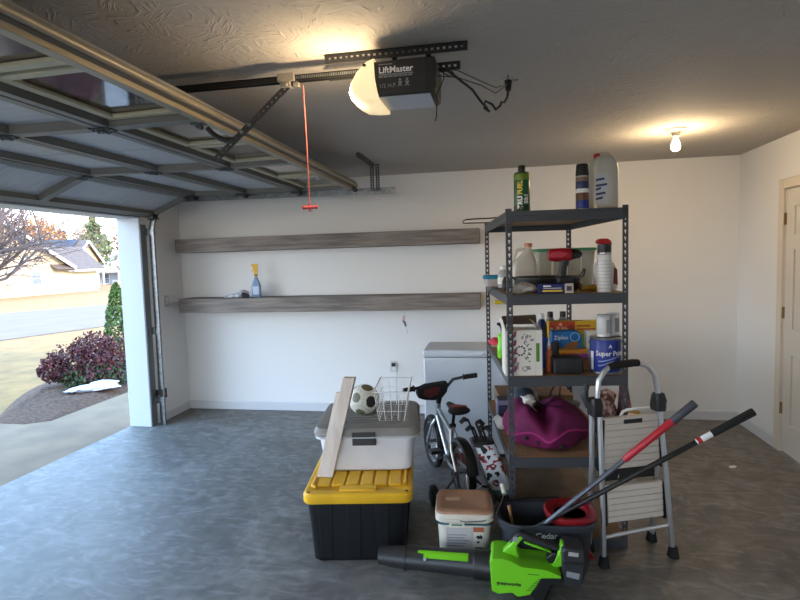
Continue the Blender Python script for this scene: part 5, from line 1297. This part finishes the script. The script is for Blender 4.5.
t = thing('plastic_sheet', 'crumpled white plastic sheet lying on the mulch bed below the shrub', 'sheet', (-5.13, 6.05, .02), math.radians(35)); t.scale = (.72, .8, .9)
q = MB(); lump(q, (0,0,.045), (.40,.17,.045), 61, 36, 12, amp=.25); lump(q, (.14,.04,.08), (.22,.12,.05), 62, 30, 10, amp=.3); lump(q, (-.22,-.02,.045), (.16,.11,.035), 63, 30, 10, amp=.3)
q.build('sheet', mat('sheet_white', (206,212,222), .6), t)

# bare tree at the left
t = thing('bare_tree', 'bare leafless tree with fine pinkish twigs at the far left outside', 'tree', (-8.55, 7.15, -.08))
q = MB(); tw = MB()
rnd = random.Random(21)
def branch(p, d, L, r, depth):
    pts = [p]; cur = V(p); dd = V(d)
    n = 4
    for k in range(n):
        dd = (dd+V((rnd.gauss(0,.16), rnd.gauss(0,.16), rnd.gauss(.02,.14)))).normalized(); cur = cur+dd*L/n; pts.append(cur.copy())
    (q if depth < 2 else tw).tube(pts, [max(r*(1-.5*k/n),   .0045) for k in range(n+1)], 6 if depth < 2 else 4)
    if depth >= 4: return
    for k in range(4 if depth else 9):
        f = rnd.uniform(.3, 1); i = min(int(f*n), n-1); b = V(pts[i]).lerp(V(pts[i+1]), f*n-i)
        nd = (dd+V((rnd.gauss(0,.75), rnd.gauss(0,.75), rnd.gauss(.1,.5)))).normalized()
        if nd.z < -.35: nd.z *= -.3
        branch(b, nd, L*rnd.uniform(.5, .72), r*.5, depth+1)
branch(V((0,0,0)), V((0,.02,1)), 2.1, .075, 0)
for a, z in ((.9,1.2),(1.25,1.6),(.5,1.75),(1.6,1.45)): branch(V((0,0,z)), V((math.cos(a)*.9, math.sin(a)*.9, .35)), 1.7, .032, 1)
tr_ = q.build('trunk', mat('bark_grey', (100,86,80), .85), t)
tw.build('twigs', mat('twig_pink', (96,80,76), .85), t)

# neighbouring houses
siding = mat('cream_siding', (174,158,130), .8, stretch=(1,1,1))
def roof_slab(mb, a, b, c, d, th=.12):
    n = (V(b)-V(a)).cross(V(d)-V(a)).normalized()
    if n.z < 0: n = -n
    lo = [V(p) for p in (a, b, c, d)]; hi = [p+n*th for p in lo]
    mb.loft([lo, hi]); return mb
def window(parent, T, w, h):
    f = MB(); f.box(-w/2-.07, w/2+.07, -.05, .0, -h/2-.07, h/2+.07, T); fo = f.build('window', M['trim'], parent)
    MB().box(-w/2, w/2, -.07, -.045, .02, h/2, T).box(-w/2, w/2, -.07, -.045, -h/2, -.02, T).build('pane', mat('pane_grey', (96,104,112), .15), fo)
ha = thing('house', 'cream neighbour house with brown-grey gable roof across the street', 'house', (-34.5, 33, -.4))
F = lambda y: y-33
q = MB(); q.prism([(F(24.4),-.4),(F(38.4),-.4),(F(38.4),2.45),(F(31.4),6.15),(F(24.4),2.45)], -10, 0, 'yz'); q.prism([(F(38.4),-.4),(F(42),-.4),(F(42),2.2),(F(38.4),2.2)], -4.0, 0, 'yz')
q.prism([(-4,2.2),(-1.9,3.75),(0,2.2)], F(38.4), F(42), 'xz')
wa = q.build('wall', siding, ha)
q = MB()
for k in range(44):
    z = -.3+k*.14; hw = 7.0 if z < 2.45 else 7.0*(6.15-z)/3.7
    if hw > .1: q.box(.0, .012, F(31.4)-hw, F(31.4)+hw, z, z+.012)
    if z < 2.2: q.box(.0, .012, F(38.4), F(42), z, z+.012)
q.build('siding_lines', mat('siding_line', (160,146,118), .8), wa)
shg = mat('shingle_brown', (96,82,74), .9, col2=(82,70,64), nscale=6)
q = MB(); s_ = .529
roof_slab(q, (.45,F(31.4),6.17),(.45,F(39.0),2.14),(-10.4,F(39.0),2.14),(-10.4,F(31.4),6.17)); roof_slab(q, (.45,F(31.4),6.17),(.45,F(23.8),2.14),(-10.4,F(23.8),2.14),(-10.4,F(31.4),6.17))
roof_slab(q, (.4,F(37.2),1.90),(.4,F(42.4),1.90),(-1.9,F(42.4),3.80),(-1.9,F(36.0),3.80)); roof_slab(q, (-4.4,F(38),1.9),(-4.4,F(42.4),1.9),(-1.9,F(42.4),3.80),(-1.9,F(38),3.80))
q.build('roof', shg, ha)
q = MB()
roof_slab(q, (.5,F(31.4),6.0),(.5,F(39.05),1.95),(.44,F(39.05),1.95),(.44,F(31.4),6.0),.24); roof_slab(q, (.5,F(31.4),6.0),(.5,F(23.75),1.95),(.44,F(23.75),1.95),(.44,F(31.4),6.0),.24)
q.box(.38,.46,F(39),F(42.45),1.76,1.94); q.box(0,.4,F(38.4),F(42.4),1.80,1.84); q.box(0,.03,F(41.85),F(42.02),-.4,1.8)
q.build('fascia', M['trim'], ha)
window(ha, Tloc(0,F(35.6),1.35,0,0,PI/2), .75, .85)
q = MB().box(0,.02,F(24.4),F(42),-.5,-.18); q.build('foundation', mat('brick_low', (150,104,84), .85), ha)
hb_ = thing('house', 'cream gabled house with dark blue solar panel roof behind the nearer house', 'house', (-40, 47.3, -.8), math.radians(15))
q = MB().prism([(-2.6,0),(2.6,0),(2.6,3.2),(0,5.05),(-2.6,3.2)], -8, 0, 'yz'); q.build('wall', siding, hb_)
q = MB(); roof_slab(q, (.35,0,5.1),(.35,-2.95,2.98),(-8.3,-2.95,2.98),(-8.3,0,5.1)); roof_slab(q, (.35,0,5.1),(.35,2.95,2.98),(-8.3,2.95,2.98),(-8.3,0,5.1)); ro = q.build('roof', shg, hb_)
q = MB()
for k in range(2): roof_slab(q, (-.5-k*3.3,-.15,5.12),(-.5-k*3.3,-2.5,3.43),(-3.6-k*3.3,-2.5,3.43),(-3.6-k*3.3,-.15,5.12),.06)
for f in q.bm.faces: pass
bmesh.ops.translate(q.bm, verts=q.bm.verts, vec=(0,-.06,.1)); q.build('solar_panel', mat('solar_blue', (36,42,56), .6), ro)
q = MB(); roof_slab(q, (.42,0,4.95),(.42,-3,2.8),(.34,-3,2.8),(.34,0,4.95),.26); roof_slab(q, (.42,0,4.95),(.42,3,2.8),(.34,3,2.8),(.34,0,4.95),.26); q.build('fascia', M['trim'], hb_)
hc = thing('house', 'pale blue house with white trim far behind, beside the garage jamb', 'house', (-47.2, 62.6, -1.3), math.radians(32))
blue = mat('blue_siding', (150,160,176), .8)
q = MB().prism([(-4.5,0),(4.5,0),(4.5,2.6),(0,5.2),(-4.5,2.6)], 0, 8, 'xz'); q.build('wall', blue, hc)
q = MB(); roof_slab(q, (0,-.4,5.25),(-5,-.4,2.36),(-5,8.4,2.36),(0,8.4,5.25)); roof_slab(q, (0,-.4,5.25),(5,-.4,2.36),(5,8.4,2.36),(0,8.4,5.25)); rc_ = q.build('roof', mat('shingle_dark', (92,80,76), .9), hc)
q = MB(); roof_slab(q, (0,-.5,5.1),(-5.05,-.5,2.2),(-5.05,-.38,2.2),(0,-.38,5.1),.25); roof_slab(q, (0,-.5,5.1),(5.05,-.5,2.2),(5.05,-.38,2.2),(0,-.38,5.1),.25); q.build('fascia', M['trim'], hc)
for x in (-2.4, 0, 2.2): window(hc, Tloc(x,0,1.5), .8, 1.2)
q = MB().box(-4.2,1,-1.6,0,2.3,2.5)
for x in (-4.1,-2.4,-.7,.9): q.box(x-.1,x+.1,-1.55,-1.35,0,2.3)
q.build('porch', M['trim'], hc)

def tree(name, label, x, y, z, h, r, col, col2, n, seed, conifer=False, size=.2):
    t = thing(name, label, 'tree', (x, y, z), 0, 'trees behind the houses')
    q = MB()
    if conifer:
        def f(rnd):
            k = rnd.random()**.7; rad = r*(1-k)**.8*rnd.uniform(.3,1)*(1+.35*math.sin(k*34)); a = rnd.uniform(0, 6.28); return (rad*math.cos(a), rad*math.sin(a), h*.25+h*.75*k)
        leaves(q, n, f, size, seed)
    else:
        rnd = random.Random(seed)
        for k in range(6):
            a = rnd.uniform(0, 6.28); leaves(q, n//6, blob(r*.5*math.cos(a), r*.5*math.sin(a), h*rnd.uniform(.5,.78), r*.6, r*.6, h*.24, .4), size, seed*7+k)
    q.build('crown', mat('crown', col, .8, col2=col2, nscale=1.2), t)
    MB().tube([(0,0,-.3),(.05,0,h*.5),(0,.05,h*.85)], [h*.025,h*.018,h*.006], 7).build('trunk', mat('trunk_bark', (96,80,70), .9), t)
rustA, rustB = (150,104,66), (112,84,66)
pineA, pineB = (88,100,66), (112,108,76)
tree('pine_tree', 'tallest pine behind the solar roof house, with loose pale green crown', -47.7, 57.9, -1, 9.0, 2.6, pineA, pineB, 1100, 101, True, .26)
tree('pine_tree', 'pine tree close to the garage jamb, right of the tallest pine', -57.4, 71.9, -1, 7.6, 2.4, pineA, pineB, 900, 102, True, .26)
tree('pine_tree', 'small dark conifer just above the solar roof', -61, 68.2, -1, 8, 1.2, (62,78,58), (80,90,62), 500, 103, True, .24)
tree('autumn_tree', 'orange autumn tree left of the solar roof', -56.5, 57.8, -1, 9.2, 3.6, (196,126,52), (150,104,52), 2200, 104, size=.24)
tree('autumn_tree', 'rusty brown tree behind the cream house roof', -66.2, 61.6, -1, 11.5, 4.2, rustA, rustB, 2200, 105, size=.24)
tree('autumn_tree', 'olive brown tree highest above the cream roof ridge', -59, 49.8, -1, 10.6, 3.4, (118,104,60), (142,100,58), 2200, 106, size=.24)
tree('autumn_tree', 'brown tree behind the pale blue house', -68, 93, -1, 12, 4.2, (146,110,74), (112,90,68), 2000, 107, size=.26)
tree('autumn_tree', 'tan tree between the tallest pine and the pale blue house', -69, 80, -1, 10.5, 3.8, (156,114,76), (122,98,72), 2000, 108, size=.26)

t = thing('paper_scrap', 'tiny white paper scrap lying on the bare floor near the right wall', 'scrap', (1.673, 4.239, 0), .5)
MB().prism([(-.03,-.012),(.0,-.018),(.032,-.004),(.03,.014),(-.01,.02),(-.034,.006)], .0005, .003, 'xy').build('paper', M['white'], t)
# ------------------------------------------------------------------ light
w = bpy.data.worlds.new('sky'); bpy.context.scene.world = w; w.use_nodes = True; nt = w.node_tree
bg = nt.nodes['Background']; tc = nt.nodes.new('ShaderNodeTexCoord'); sp = nt.nodes.new('ShaderNodeSeparateXYZ'); r = nt.nodes.new('ShaderNodeValToRGB')
nt.links.new(tc.outputs['Generated'], sp.inputs[0]); nt.links.new(sp.outputs['Z'], r.inputs[0]); nt.links.new(r.outputs[0], bg.inputs['Color'])
e = r.color_ramp.elements; e[0].position = 0; e[0].color = (1, .97, .93, 1); e[1].position = .55; e[1].color = (.29, .57, 1, 1)
x = e.new(.10); x.color = (.74, .87, 1, 1)
bg.inputs['Strength'].default_value = SKY = 4.9
sun = bpy.data.lights.new('sun', 'SUN'); sun.energy = 4.2; sun.angle = .01; sun.color = (1, .76, .48)
so = bpy.data.objects.new('sun', sun); COL.objects.link(so); so.rotation_euler = V((-.86, .30, -.44)).to_track_quat('-Z', 'Y').to_euler()
def point(name, loc, e, col, rad=.03):
    l = bpy.data.lights.new(name, 'POINT'); l.energy = e; l.color = col; l.shadow_soft_size = rad
    o = bpy.data.objects.new(name, l); COL.objects.link(o); o.location = loc; return o
WARM = (1, .74, .44)
point('opener_lamp', (-.612, 2.17, 2.235), 6.0, WARM, .02)
point('bulb_lamp', (1.235, 4.15, 2.44-.195), 11, WARM, .035)

# ------------------------------------------------------------------ camera
cam = bpy.data.cameras.new('camera'); co = bpy.data.objects.new('camera', cam); COL.objects.link(co)
f_px, yaw, pitch, roll, hc_ = 542.19, .180481, .0750218, -.0291179, 1.59047
fwd = V((-math.sin(yaw)*math.cos(pitch), math.cos(yaw)*math.cos(pitch), -math.sin(pitch)))
rt = V((math.cos(yaw), math.sin(yaw), 0)); up = rt.cross(fwd)
c_, s_ = math.cos(roll), math.sin(roll)
rx, ux = c_*rt+s_*up, c_*up-s_*rt
co.matrix_world = Matrix(((rx.x, ux.x, -fwd.x, 0), (rx.y, ux.y, -fwd.y, 0), (rx.z, ux.z, -fwd.z, hc_), (0,0,0,1)))
cam.sensor_width = 36; cam.lens = f_px/800*36; cam.clip_start = .05; cam.clip_end = 500
sc = bpy.context.scene; sc.camera = co
sc.view_settings.view_transform = 'Standard'; sc.view_settings.look = 'None'; sc.view_settings.exposure = .82; sc.view_settings.gamma = 1
